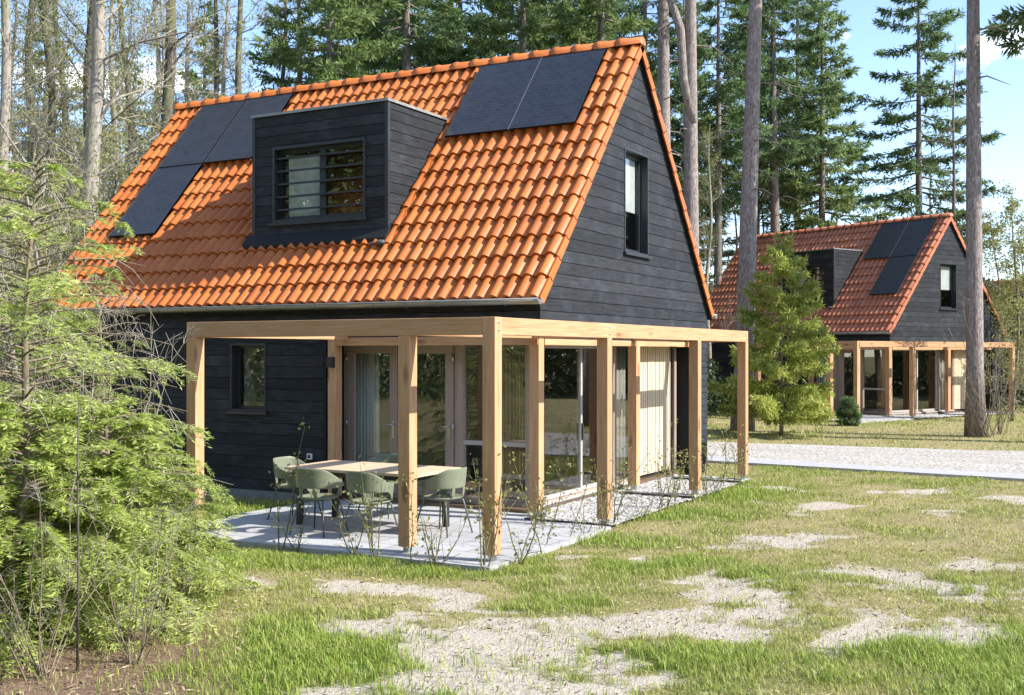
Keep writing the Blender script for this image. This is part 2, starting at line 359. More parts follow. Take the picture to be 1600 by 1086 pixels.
def masks(x, y):
    sand = blobs(x, y, SANDS, .75); green = blobs(x, y, GREENS, .7, 21)
    n = fbm(x, y, 40, .9); sand = np.clip(sand - np.clip(.56 - fbm(x, y, 70, 2.6), 0, 1) * 2.6 + np.clip(fbm(x, y, 60, 1.1) - .60, 0, 1) * 2.2, 0, .85) * 1.25
    green = np.clip(green * .95 + np.clip(n - .48, 0, 1) * 2.0 + np.clip(fbm(x, y, 44, 4) - .55, 0, 1), 0, 1)
    lit = np.zeros_like(x)
    for px, py, a in ((100, 1050, 1.15), (30, 1000, 1.6), (240, 1020, .5), (170, 1085, .9)):
        cx, cy = gnd(px, py); lit = np.maximum(lit, np.clip(1.4 - np.hypot(x - cx, y - cy) / a, 0, 1))
    far = np.clip((y - 40) / 12, 0, 1) + np.clip((-12 - x) / 4, 0, 1) * np.clip((y + 2) / 4, 0, 1)
    lit = np.clip(np.maximum(lit, far), 0, 1); return sand * (1 - far.clip(0, 1)), green, lit
def road_y(x): return 11.35 - .09 * (x - 1) , 16.7 + .11 * x      # near and far edge of the road
def hard(x, y):                       # 1 where paving, houses or the road lie
    c, s = math.cos(R(26.5)), math.sin(R(26.5)); hx, hy = (x + 1.75) * c - (y - 26.25) * s, (x + 1.75) * s + (y - 26.25) * c
    k = np.zeros_like(x, bool)
    for X, Y in ((x, y), (hx, hy)):
        k |= (X > -4.72 + .25 * np.sin(Y * 2)) & (X < .03) & (Y > -.22) & (Y < 3.1); k |= (X > -10.9) & (X < -1) & (Y > 3) & (Y < 9.85); k |= (X > -1.2) & (X < -.03) & (Y > 2.5) & (Y < 8.95)
    a, b = road_y(x); k |= (y > a) & (y < b); return k
def axis(lo, hi, st, far, n): 
    a = np.arange(lo, hi + st / 2, st); e = np.geomspace(1, far, n); return np.concatenate([(lo - e)[::-1], a, hi + e])
gx = axis(-9, 17, .1, 500, 26); gy = axis(-8, 13, .1, 600, 30)
GX, GY = np.meshgrid(gx, gy)
sd, gr, lt = masks(GX, GY)
soft = np.clip(np.minimum.reduce([np.hypot(np.clip(np.abs(GX + 5.4) - 5.5, 0, 9), np.clip(np.abs(GY - 4.8) - 5.2, 0, 9)), np.abs(np.clip(11.2 - GY, 0, 9))]) / 1.2, 0, 1)
def hgt(x, y): return (fbm(x, y, 11, .35) - .5) * .16 + (fbm(x, y, 15, 2.2) - .5) * .05
GZ = -.022 + hgt(GX, GY) * soft * (np.hypot(GX, GY) < 60) + sd * -.012 * soft
V = np.stack([GX, GY, GZ], -1).reshape(-1, 3); nx = len(gx); ny = len(gy)
I = np.arange((ny - 1) * nx).reshape(ny - 1, nx)[:, :-1].ravel()
me = npmesh('ground', V, np.stack([I, I + 1, I + nx + 1, I + nx], 1), M['ground'], None, {'sand': ('POINT', sd.ravel()), 'green': ('POINT', gr.ravel()), 'litter': ('POINT', lt.ravel())}, True)
tag(link('ground', me), 'sandy lawn with dry and green grass patches', 'ground', kind='structure')

# road with a grey kerb strip on the near side
xs = np.linspace(-60, 60, 121); mb = MB(); kb = MB()
vs = []
for x in xs:
    a, b = road_y(x); j = (fbm(np.array([x]), np.array([0.]), 5, .5)[0] - .5) * .5
    vs += [(x, a + .8, .012), (x, b + j, .012)]
mb.add(vs, [(2 * i, 2 * i + 2, 2 * i + 3, 2 * i + 1) for i in range(len(xs) - 1)])
tag(mb.build('road', M['road']), 'pale gravel access road crossing behind the lawn', 'road', kind='structure')
vs = []
for x in xs:
    a, b = road_y(x); vs += [(x, a, -.05), (x, a, .03), (x, a + .8, .03), (x, a + .8, -.05)]
kb.add(vs, [(4 * i + k, 4 * i + 4 + k, 4 * i + 5 + k, 4 * i + 1 + k) for i in range(len(xs) - 1) for k in range(3)])
tag(kb.build('kerb', M['kerb']), 'grey concrete edge strip along the gravel road', 'kerb', kind='structure')

def patio(rot=None):
    obs = []
    mb = MB(); out = [(-4.35, -.25), (.08, -.25), (.08, 2.78), (-1.2, 2.78), (-1.2, 3.5), (-4.62, 3.5), (-4.7, 2.6), (-4.78, 1.5), (-4.6, .6)]
    n = len(out); mb.add([(x, y, .03) for x, y in out] + [(x, y, -.12) for x, y in out], [tuple(range(n))] + [(i, i + n, (i + 1) % n + n, (i + 1) % n) for i in range(n)])
    o = mb.build('patio', M['paver']); tag(o, kind='structure'); obs.append(o)
    # pale gravel bed: a bumpy sheet
    xs = np.arange(-1.46, .05, .03); ys = np.arange(2.83, 8.95, .03); X, Y = np.meshgrid(xs, ys); Z = .005 + vnoise(X, Y, 5, 26) * .028
    I = np.arange((len(ys) - 1) * len(xs)).reshape(-1, len(xs))[:, :-1].ravel()
    o = link('gravel_bed', npmesh('gravel_bed', np.stack([X, Y, Z], -1).reshape(-1, 3), np.stack([I, I + 1, I + len(xs) + 1, I + len(xs)], 1), M['gravel'])); tag(o, kind='structure'); obs.append(o)
    e = MB()
    for y in (2.785, 5.9, 8.2): e.box(-1.15, .06, y, y + .035, -.05, .05)
    o = e.build('gravel_edging', M['dark_metal']); tag(o, kind='structure'); obs.append(o)
    return obs
P1 = patio()
ROT2 = R(-26.5); ORG2 = (-1.75, 26.25)
for o in P1:
    c = o.copy(); col.objects.link(c); c.location = (*ORG2, 0); c.rotation_euler = (0, 0, ROT2)
for o, l in zip(P1, ('light grey paved terrace', 'white gravel bed beside the glazed side', 'dark steel edging in the gravel')): o['label'] = l

# ------------------------------------------------------------------ house
EAVE_Y, EAVE_Z, SL = 2.98, 2.966, 1.2
RIDGE_Y = 6.45; RIDGE_Z = EAVE_Z + SL * (RIDGE_Y - EAVE_Y)
X0, X1 = -10.85, -1.08                 # gable planes
YF, YB = 3.07, 9.83                     # eave walls
def roofz(y): return EAVE_Z + SL * (min(y, 2 * RIDGE_Y - y) - EAVE_Y)
HC = (-6.0, 6.4, 0.0)
HOFF = tuple(-v for v in HC)
def boards(mb, mapf, outline, z0, z1, pitch, holes=(), th=.022, gap=.009, breaks=None, lap=.005):
    """horizontal boards on a vertical plane; mapf(u, depth, z) -> point; outline(z) -> (u0, u1)"""
    zs = breaks or [z0 + i * pitch for i in range(int(math.ceil((z1 - z0) / pitch)) + 1)]
    cuts = set()
    for h in holes: cuts |= {h[2], h[3]}
    for a, b in zip(zs[:-1], zs[1:]):
        a2, b2 = a, min(b - gap, z1)
        if b2 - a2 < .01: continue
        lv = sorted({a2, b2} | {c for c in cuts if a2 + .003 < c < b2 - .003}); rv = random.random()
        for p, q in zip(lv[:-1], lv[1:]):
            (l0, r0), (l1, r1) = outline(p), outline(q)
            if r0 - l0 < .01: continue
            if r1 < l1: l1 = r1 = (l1 + r1) / 2
            mid = (p + q) / 2; segs = [(l0, r0, l1, r1)]
            for h in holes:
                if h[2] < mid < h[3]:
                    ns = []
                    for s in segs:
                        if h[0] >= max(s[1], s[3]) or h[1] <= min(s[0], s[2]): ns.append(s); continue
                        ns.append((s[0], h[0], s[2], h[0])); ns.append((h[1], s[1], h[1], s[3]))
                    segs = [s for s in ns if max(s[1] - s[0], s[3] - s[2]) > .004]
            for (a0, b0, a1, b1) in segs:
                ou = lambda z: lap * (1 - (z - a) / max(b - a, .01))
                A = [mapf(a0, ou(p), p), mapf(b0, ou(p), p), mapf(b1, ou(q), q), mapf(a1, ou(q), q)]
                B = [mapf(a0, -th, p), mapf(b0, -th, p), mapf(b1, -th, q), mapf(a1, -th, q)]
                n = len(mb.f); mb.hexa(A, B)
                for k in range(n, len(mb.f)): mb.rn[k] = rv
def gable_out(z):                       # y range of the gable under the tiles
    d = (z - EAVE_Z + .10) / SL; return max(YF, EAVE_Y + d), min(YB, 2 * RIDGE_Y - EAVE_Y - d)
def ring(mb, mapf, u0, u1, z0, z1, w_, d0, d1):      # rectangular frame ring of bar width w_, from depth d0 to d1
    for a, b, c, d in ((u0, u1, z0, z0 + w_), (u0, u1, z1 - w_, z1), (u0, u0 + w_, z0 + w_, z1 - w_), (u1 - w_, u1, z0 + w_, z1 - w_)):
        mb.hexa([mapf(a, d0, c), mapf(b, d0, c), mapf(b, d0, d), mapf(a, d0, d)], [mapf(a, d1, c), mapf(b, d1, c), mapf(b, d1, d), mapf(a, d1, d)])
def bar(mb, mapf, a, b, c, d, d0, d1):
    mb.hexa([mapf(a, d0, c), mapf(b, d0, c), mapf(b, d0, d), mapf(a, d0, d)], [mapf(a, d1, c), mapf(b, d1, c), mapf(b, d1, d), mapf(a, d1, d)])
TP, TG = .2046, .384                    # tile pitch along the ridge, course gauge along the slope
CS = math.sqrt(1 + SL * SL)
def tile_slope(front=True):
    """one roof slope of pantile courses"""
    xa, xb = -10.97, -1.0; nt = int(round((xb - xa) / TP)); sub = 8; xs = np.linspace(xa, xb, nt * sub + 1)
    ph = (xs - xa) / (xb - xa) * nt % 1.0
    prof = .058 * np.clip(np.sin(np.pi * np.clip((ph - .12) / .70, 0, 1)), 0, 1) ** .85 - .006 * np.sin(np.pi * np.clip((ph - .82) / .18, 0, 1)) + .004
    slope = CS * (RIDGE_Y - EAVE_Y); nc = int(round(slope / TG)); L = slope / nc; rs = np.random.RandomState(4 if front else 5)
    Vs, Fs, Rn = [], [], []; n = len(xs); o = 0; tid = np.minimum((np.arange(n - 1) // sub), nt - 1)
    ny_, nz_ = -SL / CS, 1 / CS
    for k in range(nc):
        j = np.repeat(rs.randn(nt) * .004, sub); j = np.append(j, j[-1]); jl = np.repeat(rs.randn(nt) * .006, sub); jl = np.append(jl, jl[-1])
        s0 = k * L - .02 + jl - .012 * np.sin(2 * np.pi * ph); s1 = np.full(n, (k + 1) * L + .05 if k < nc - 1 else slope)
        rows = [(s0 + .006, prof * .85 + .002), (s0, prof + .044 + j), (s0 + .03, prof + .047 + j), (s1, prof + .000 + j)]
        for s, h in rows:
            y = EAVE_Y + s / CS + ny_ * h; z = EAVE_Z - .055 + s * SL / CS + nz_ * h
            Vs.append(np.stack([xs, y, z], 1))
        tr = np.clip(rs.rand(nt), 0, 1)[tid]
        for r in range(3):
            a = o + r * n + np.arange(n - 1); Fs.append(np.stack([a, a + 1, a + n + 1, a + n], 1)); Rn.append(tr)
        o += 4 * n
    V = np.concatenate(Vs); F = np.concatenate(Fs); Rn = np.concatenate(Rn)
    if not front: V[:, 1] = 2 * RIDGE_Y - V[:, 1]; F = F[:, ::-1]
    return V, F, Rn
ROOFMESH = None
def build_house():
    h = empty('holiday_cottage', HC)
    P = lambda mb, name, m, parent=h: mb.build(name, m, parent, HOFF if parent is h else None)
    # --- roof
    V1, F1, r1 = tile_slope(True); V2, F2, r2 = tile_slope(False)
    me = npmesh('roof', np.concatenate([V1, V2]), np.concatenate([F1, F2 + len(V1)]), M['tile'], np.concatenate([r1, r2]), None, True)
    roof = link('roof', me, h, HOFF)
    es = roof.modifiers.new('split', 'EDGE_SPLIT'); es.split_angle = R(50)
    rc = MB(); nseg = 26; x = -11.0; L = (10.02) / nseg
    for i in range(nseg):                                   # ridge caps, each lapping the next
        a = -11.0 + i * L; n = 9; vs = []; j = random.uniform(-.006, .006)
        for (xx, r_) in ((a - .03, .118), (a + .06, .124), (a + .075, .108), (a + L, .100)):
            for q in range(n):
                an = math.pi * (q / (n - 1)) * 1.16 - .08 * math.pi
                vs.append((xx, RIDGE_Y + math.cos(an) * r_ * 1.15, RIDGE_Z - .03 + j + math.sin(an) * r_))
        fs = [(r * n + q, r * n + q + 1, (r + 1) * n + q + 1, (r + 1) * n + q) for r in range(3) for q in range(n - 1)] + [tuple(range(n)), tuple(3 * n + q for q in reversed(range(n)))]
        rc.add(vs, fs, True)
    P(rc, 'ridge_cap', M['tile'], roof)
    slope = CS * (RIDGE_Y - EAVE_Y); nc = int(round(slope / TG)); Lc = slope / nc
    for gx_, sg in ((-1.0, 1), (-10.97, -1)):              # verge tiles: folded edge down the gables
        vg = MB()
        for side in (0, 1):
            for k in range(nc):
                s0, s1 = k * Lc - .02, (k + 1) * Lc
                q = []
                for s, hh in ((s0, .048), (s1, .010), (s1, -.105), (s0, -.085)):
                    y = EAVE_Y + s / CS - SL / CS * hh; z = EAVE_Z - .055 + s * SL / CS + hh / CS
                    if side: y = 2 * RIDGE_Y - y
                    q.append((y, z))
                A = [(gx_ + sg * .012, y, z) for y, z in q]; B = [(gx_ - sg * .012, y, z) for y, z in q]
                vg.hexa(A, B)
        P(vg, 'verge', M['tile'], roof)
    ud = MB()                                               # boarding under the tiles
    for sgn in (0, 1):
        q = [(EAVE_Y - .02, EAVE_Z - .16), (RIDGE_Y, RIDGE_Z - .14), (RIDGE_Y, RIDGE_Z - .08), (EAVE_Y - .02, EAVE_Z - .085)]
        if sgn: q = [(2 * RIDGE_Y - y, z) for y, z in q]
        if sgn: q = [(y + (.001 if i in (1, 2) else 0), z) for i, (y, z) in enumerate(q)]
        ud.hexa([(-10.95, y, z) for y, z in q], [(-1.02, y, z) for y, z in q])
    P(ud, 'roof_boarding', M['clad_back'], roof)
    # --- gutters
    for sgn in (0, 1):
        g = MB(); n = 9; yc = 2.90; zc = 2.90; rr = .068; seg = 9; vs = []
        for i in range(seg + 1):
            for (dx, r_) in ((0, rr),):
                x = -10.95 + 9.98 * i / seg
                for q in range(n): an = math.pi * (1 + q / (n - 1)); vs.append((x, yc + math.cos(an) * r_, zc + math.sin(an) * r_))
        g.add(vs, [(i * n + q, i * n + q + 1, (i + 1) * n + q + 1, (i + 1) * n + q) for i in range(seg) for q in range(n - 1)], True)
        for xx in (-10.95, -.97):                           # end stops
            g.add([(xx, yc + math.cos(math.pi * (1 + q / (n - 1))) * rr, zc + math.sin(math.pi * (1 + q / (n - 1))) * rr) for q in range(n)], [tuple(range(n))])
        for i in range(1, 19):
            x = -10.95 + 9.98 * i / 19; pts = [(x, yc + math.cos(math.pi * (1 + q / 8)) * (rr + .005), zc + math.sin(math.pi * (1 + q / 8)) * (rr + .005)) for q in range(9)]
            g.tube(pts, .007, 5)
        g.tube([(-10.95, yc - rr, zc + .004), (-.97, yc - rr, zc + .004)], .010, 6)
        if sgn: g.v = [(x, 2 * RIDGE_Y - y, z) for x, y, z in g.v]
        go = P(g, 'gutter', M['zinc']); sm = go.modifiers.new('thickness', 'SOLIDIFY'); sm.thickness = .004
    # --- walls: boards outside, membrane and lining behind
    mF = lambda u, d, z: (u, YF - d, z); mB = lambda u, d, z: (u, YB + d, z)
    mR = lambda u, d, z: (X1 + d, u, z); mL = lambda u, d, z: (X0 - d, u, z)
    WF = (-6.47, -5.76, 1.30, 2.34); WG = (5.93, 6.90, 3.76, 5.38); SOF = 2.42
    ph = .172
    b = MB(); boards(b, mF, lambda z: (X0, -4.66), .10, SOF, ph, [WF]); boards(b, mF, lambda z: (X0, X1 + .02), SOF, 2.93, ph)
    P(b, 'front_cladding', M['clad'])
    b = MB(); boards(b, mR, gable_out, SOF, RIDGE_Z - .12, ph, [WG]); boards(b, mR, lambda z: (9.22, YB), .55, SOF, .115); P(b, 'gable_cladding', M['clad'])
    b = MB(); boards(b, mL, gable_out, .12, RIDGE_Z - .12, ph); P(b, 'gable_cladding', M['clad'])
    b = MB(); boards(b, mB, lambda z: (X0, X1), .12, 2.93, ph); P(b, 'rear_cladding', M['clad'])
    t = .16; b = MB(); k = -.024
    iF = lambda u, d, z: (u, YF + .024 + d, z); iR = lambda u, d, z: (X1 - .024 - d, u, z)
    def shell(mapf, out, z0, z1, holes, brk): boards(b, mapf, out, z0, z1, 9, holes, th=-t, gap=0, breaks=brk, lap=0)
    shell(iF, lambda z: (X0 + .2, -4.66), .0, SOF, [WF], [0, SOF]); shell(iF, lambda z: (X0 + .2, X1 - .2), SOF, 2.9, [], [SOF + .002, 2.84])
    gi = lambda z: (max(YF + .19, gable_out(z)[0] + .05), min(YB - .19, gable_out(z)[1] - .05))
    shell(iR, gi, SOF + .004, 7.0, [WG], [SOF + .004, WG[2], WG[3], 6.9])
    b.hexa([(X1 - .03, 9.25, .0), (X1 - .19, 9.25, .0), (X1 - .19, YB - .2, .0), (X1 - .03, YB - .2, .0)], [(X1 - .03, 9.25, SOF), (X1 - .19, 9.25, SOF), (X1 - .19, YB - .2, SOF), (X1 - .03, YB - .2, SOF)])
    b.box(X0 + .025, X0 + .185, YF + .03, YB - .03, 0, 2.84); b.box(X0 + .2, X1 - .035, YB - .185, YB - .025, 0, 2.84)
    for z0, z1 in ((2.86, 4.2), (4.2, 5.6), (5.6, 6.9)):
        (l0, r0), (l1, r1) = gi(z0), gi(z1); b.hexa([(X0 + .03, l0, z0), (X0 + .03, r0, z0), (X0 + .03, r1, z1), (X0 + .03, l1, z1)], [(X0 + .18, l0, z0), (X0 + .18, r0, z0), (X0 + .18, r1, z1), (X0 + .18, l1, z1)])
    P(b, 'wall', M['clad_back'])
    b = MB(); b.box(-4.66, -4.612, YF - .0, 3.62, .03, SOF); b.box(X1 - .42, X1, 9.16, 9.215, .03, SOF)      # returns of the recessed corner
    b.box(-4.66, X1, YF + .002, 3.5, SOF - .03, SOF - .002); b.box(-1.5, X1 - .002, 3.505, 9.2, SOF - .03, SOF - .002); b.box(X1 - .1, X1 - .001, 9.215, YB, .555, .556)
    P(b, 'recess_lining', M['clad_back'])
    b = MB(); b.box(X1 - .19, X1 - .035, 9.22, YB, 0, .56); P(b, 'plinth', M['plinth']); b = MB(); b.box(X0 + .02, -4.66, YF + .0, YF + .06, -.05, .10); P(b, 'plinth', M['plinth'])
    b = MB(); b.box(X0 + .19, -1.36, YF + .2, YB - .19, -.02, .075); P(b, 'interior_floor', M['floor'])
    b = MB(); b.box(X0 + .19, X0 + .2, 3.3, 9.6, .08, 2.44); b.box(X0 + .2, -1.5, 9.62, 9.63, .08, 2.44); b.box(-6.4, -6.3, 3.3, 7.4, .08, 2.44); b.box(-6.3, -4.4, 7.3, 7.4, .08, 2.44); b.box(X0 + .19, -1.45, YF + .2, YB - .19, 2.45, 2.55)
    b.box(X0 + .19, -4.68, 3.262, 3.275, .08, 1.3); P(b, 'interior_wall', M['interior'])
    # --- gable window
    def window(mapf, hole, dep, fw, mat, name='window', sill=True, glassm='glass'):
        f = MB(); u0, u1, z0, z1 = hole
        ring(f, mapf, u0, u1, z0, z1, .028, .012, -dep - .06)
        ring(f, mapf, u0 + .028, u1 - .028, z0 + .028, z1 - .028, fw, -dep + .01, -dep - .055)
        o = P(f, name, mat); g = MB(); q = fw + .02
        bar(g, mapf, u0 + q, u1 - q, z0 + q, z1 - q, -dep - .02, -dep - .03); P(g, 'pane', M[glassm], o)
        if sill:
            s = MB(); bar(s, mapf, u0 - .05, u1 + .05, z0 - .045, z0 - .003, .055, -.02); P(s, 'sill', mat, o)
        return o
    wg = window(mR, WG, .13, .055, M['frame_black'], sill=True)
    s = MB(); bar(s, mR, WG[0] + .1, WG[1] - .1, 4.45, WG[3] - .09, -.185, -.19); P(s, 'blind', M['blind'], wg)
    window(mF, WF, .10, .05, M['frame_black'])
    # --- glazed corner: front doors and fixed light (plane y = 3.5)
    mD = lambda u, d, z: (u, 3.5 - d, z); Z0, Z1 = .06, 2.39
    f = MB(); ring(f, mD, -4.605, -1.42, Z0, Z1, .07, .0, -.10)
    for a, c in ((-3.62, -3.48), (-2.655, -2.52)): bar(f, mD, a, c, Z0 + .07, Z1 - .07, -.003, -.098)
    fr = P(f, 'door_frame', M['frame'])
    for (a, c, hs) in ((-4.53, -3.63, 1), (-3.47, -2.665, 1)):
        d = MB(); ring(d, mD, a, c, Z0 + .075, Z1 - .075, .13, .028, -.045); do = bev(P(d, 'glazed_door', M['frame']), .004)
        g = MB(); bar(g, mD, a + .12, c - .12, Z0 + .19, Z1 - .19, -.005, -.015); P(g, 'pane', M['glass'], do)
        hb = MB(); hx = c - .065; bar(hb, mD, hx - .02, hx + .02, .95, 1.2, .036, .027); hb.tube([mD(hx, .03, 1.15), mD(hx, .085, 1.15), mD(hx - .13, .085, 1.15)], .011, 8)
        P(hb, 'handle', M['steel'], do)
        hx = a - .005 if a < -4 else c + .004
        for z in (.35, 1.15, 2.12): q = MB(); q.tube([mD(hx, .038, z - .05), mD(hx, .038, z + .05)], .014, 8); P(q, 'hinge', M['steel'], do)
    wf = MB(); bar(wf, mD, -2.51, -1.50, .90, .96, .002, -.05); wo = P(wf, 'fixed_window', M['frame_light'])
    g = MB(); bar(g, mD, -2.515, -1.495, Z0 + .072, Z1 - .072, -.055, -.065); P(g, 'pane', M['glass'], wo)
    # --- glazed side (plane x = -1.42)
    mS = lambda u, d, z: (-1.42 + d, u, z)
    f = MB(); ring(f, mS, 3.505, 7.25, Z0, Z1, .07, .0, -.10); bar(f, mS, 6.30, 6.42, Z0 + .07, Z1 - .07, -.003, -.098); P(f, 'side_frame', M['frame'])
    f = MB(); bar(f, mS, 3.50, 7.25, .03, .10, .06, .004); P(f, 'threshold', M['frame_light'])
    f = MB(); ring(f, mS, 3.60, 5.10, Z0 + .075, Z1 - .075, .055, .018, -.03); sdoor = P(f, 'sliding_door', M['frame_light'])
    g = MB(); bar(g, mS, 3.65, 5.05, Z0 + .12, Z1 - .12, -.002, -.010); P(g, 'pane', M['glass'], sdoor)
    g = MB(); bar(g, mS, 5.055, 5.085, .9, 1.15, .045, .02); P(g, 'handle', M['dark_metal'], sdoor)
    f = MB(); ring(f, mS, 5.11, 6.29, Z0 + .075, Z1 - .075, .055, -.035, -.08); w2 = P(f, 'side_window', M['frame_light'])
    g = MB(); bar(g, mS, 5.16, 6.24, Z0 + .12, Z1 - .12, -.05, -.06); P(g, 'pane', M['glass'], w2)
    g = MB(); bar(g, mS, 6.425, 7.175, Z0 + .075, Z1 - .075, -.05, -.06); P(g, 'pane', M['glass'])
    b = MB(); y = 7.27
    while y < 8.70: b.box(-1.46, -1.412 + random.uniform(-.004, .004), y, y + .072, .14, 2.39); y += .092
    bo = P(b, 'batten_cladding', M['batten'])
    b = MB(); b.box(-1.50, -1.465, 7.255, 9.16, .03, 2.41); P(b, 'side_wall', M['clad_back'])
    f = MB(); bar(f, mS, 8.72, 8.80, .1, Z1, .01, -.04); bar(f, mS, 9.0, 9.10, .1, Z1, .01, -.04); so = P(f, 'side_light', M['frame'])
    g = MB(); bar(g, mS, 8.80, 9.0, .1, Z1 - .05, -.01, -.02); P(g, 'pane', M['glass'], so)
    # --- dormer
    DX0, DX1, DY, DZ0, DZ1 = -6.66, -4.02, 3.80, 3.93, 6.0
    dW = (-6.25, -4.42, 4.27, 5.48)
    mDf = lambda u, d, z: (u, DY - d, z); mDr = lambda u, d, z: (DX1 + d, u, z); mDl = lambda u, d, z: (DX0 - d, u, z)
    ck = lambda z: (DY + .002, max(DY + .004, EAVE_Y + (z - EAVE_Z) / SL + .06))
    b = MB(); boards(b, mDf, lambda z: (DX0 + .03, DX1 - .03), DZ0, DZ1 - .02, .158, [dW]); boards(b, mDr, lambda z: (DY + .03, ck(z)[1]), DZ0 + .06, DZ1 - .02, .158); boards(b, mDl, lambda z: (DY + .03, ck(z)[1]), DZ0 + .06, DZ1 - .02, .158)
    dm = P(b, 'dormer', M['clad'])
    for xx in (DX0 - .012, DX1 - .048): b = MB(); b.box(xx, xx + .06, DY - .014, DY + .045, DZ0, DZ1 - .01); P(b, 'corner_trim', M['frame_black'], dm)
    b = MB(); b.box(DX0 - .03, DX1 + .03, DY - .035, 5.56, DZ1 - .012, DZ1 + .03); P(b, 'flat_roof', M['zinc'], dm)
    b = MB(); b.box(DX0 + .06, dW[0], DY + .03, DY + .14, DZ0, DZ1 - .02); b.box(dW[1], DX1 - .06, DY + .03, DY + .14, DZ0, DZ1 - .02); b.box(dW[0], dW[1], DY + .03, DY + .14, DZ0, dW[2]); b.box(dW[0], dW[1], DY + .03, DY + .14, dW[3], DZ1 - .02)
    for xx in (DX0 + .024, DX1 - .04): b.add([(xx + a, y, z) for a in (0, .015) for y, z in ((DY + .05, DZ0 + .05), (DY + .05, DZ1 - .02), (5.5, DZ1 - .02))], [(0, 1, 2), (5, 4, 3), (0, 3, 4, 1), (1, 4, 5, 2), (2, 5, 3, 0)])
    b.box(DX0 + .06, DX1 - .06, 5.3, 5.32, 4.4, 5.95); P(b, 'inner_wall', M['clad_back'], dm)
    f = MB(); ring(f, mDf, dW[0], dW[1], dW[2], dW[3], .045, .02, -.17); ring(f, mDf, dW[0] + .045, dW[1] - .045, dW[2] + .045, dW[3] - .045, .05, -.09, -.15); bar(f, mDf, -5.38, -5.26, dW[2] + .095, dW[3] - .095, -.085, -.152)
    P(f, 'window_frame', M['frame_black'], dm)
    g = MB(); bar(g, mDf, dW[0] + .09, dW[1] - .09, dW[2] + .09, dW[3] - .09, -.115, -.125); P(g, 'pane', M['glass'], dm)
    g = MB(); bar(g, mDf, -6.06, -5.42, dW[2] + .1, 5.30, -.16, -.165); P(g, 'blind', M['blind'], dm)
    for i in range(5):
        z = dW[2] + .19 + i * .205; q = MB(); bar(q, mDf, dW[0] + .046, dW[1] - .046, z, z + .026, -.005, -.05); P(q, 'louvre', M['frame_black'], dm)
    s = MB(); bar(s, mDf, dW[0] - .07, dW[1] + .04, dW[2] - .05, dW[2] - .004, .06, -.02); P(s, 'sill', M['frame_black'], dm)
    s = MB(); zf = lambda y: EAVE_Z + SL * (y - EAVE_Y)
    for dx in (0,):
        A = [(DX0 - .14, 3.68, zf(3.68) + .118), (DX1 + .04, 3.68, zf(3.68) + .118), (DX1 + .04, DY - .004, DZ0 + .17), (DX0 - .14, DY - .004, DZ0 + .17)]
        s.hexa(A, [(x, y, z - .05) for x, y, z in A])
    P(s, 'apron_flashing', M['clad_back'], dm)
    for (xa, w_) in ((DX1 + .03, .11), (DX0 - .14, .11)):
        s = MB(); n = 14
        for i in range(n):
            ya = DY - .16 + i * (1.9 / n); yb = ya + 1.9 / n * .98; zz = lambda y: zf(y) + .05
            if yb < 5.55: s.hexa([(xa, ya, zz(ya)), (xa + w_, ya, zz(ya) - .02), (xa + w_, yb, zz(yb) - .02), (xa, yb, zz(yb))], [(xa, ya, zz(ya) - .05), (xa + w_, ya, zz(ya) - .05), (xa + w_, yb, zz(yb) - .05), (xa, yb, zz(yb) - .05)])
        P(s, 'side_flashing', M['tile'], dm)
    ly = 3.66
    for (x_, r_) in ((DX1 - .02, .10), (DX1 - .18, .06)):
        s = MB(); vs = []
        for i in range(5):
            for j in range(8): an = j / 8 * 2 * math.pi; rr = r_ * math.sin(math.pi * (i + .4) / 5.2); vs.append((x_ + math.cos(an) * rr, ly + math.sin(an) * rr * .8, zf(ly) + .04 + (i / 4 - .3) * r_ * .9))
        s.add(vs, [(i * 8 + j, i * 8 + (j + 1) % 8, (i + 1) * 8 + (j + 1) % 8, (i + 1) * 8 + j) for i in range(4) for j in range(8)] + [tuple(range(32, 40))], True)
        P(s, 'lead_corner', M['lead'], dm)
    return h
def panel(house, xa, xb, s0, s1):
    """solar panel lying on the front slope between slope distances s0..s1"""
    def q(x, s, hh): return (x, EAVE_Y + s / CS - SL / CS * hh, EAVE_Z - .055 + s * SL / CS + hh / CS)
    me = bpy.data.meshes.new('solar_panel'); H0, H1 = .098, .135
    c = [(xa, s0), (xb, s0), (xb, s1), (xa, s1)]
    vs = [q(x, s, H1) for x, s in c] + [q(x, s, H0) for x, s in c]
    me.from_pydata(vs, [], [(0, 1, 2, 3), (7, 6, 5, 4), (0, 4, 5, 1), (1, 5, 6, 2), (2, 6, 7, 3), (3, 7, 4, 0)]); me.materials.append(M['solar'])
    uv = me.uv_layers.new(name='uv')
    for p in me.polygons:
        for li in p.loop_indices: v = me.loops[li].vertex_index % 4; uv.data[li].uv = c[v]
    o = link('solar_panel', me, house, HOFF)
    f = MB(); t = .012
    for a, b, e, g in ((xa, xb, s0, s0 + t), (xa, xb, s1 - t, s1), (xa, xa + t, s0 + t, s1 - t), (xb - t, xb, s0 + t, s1 - t)):
        f.hexa([q(a, e, H1 + .003), q(b, e, H1 + .003), q(b, g, H1 + .003), q(a, g, H1 + .003)], [q(a, e, H0 - .002), q(b, e, H0 - .002), q(b, g, H0 - .002), q(a, g, H0 - .002)])
    f.build('panel_frame', M['frame_black'], o)
H1 = build_house()
H2 = copy_tree(H1)
S = lambda y: (y - EAVE_Y) * CS
T0, T1 = S(5.20), S(6.34)
for a, b in ((-3.83, -2.685), (-2.66, -1.52)): panel(H1, a, b, T0, T1)
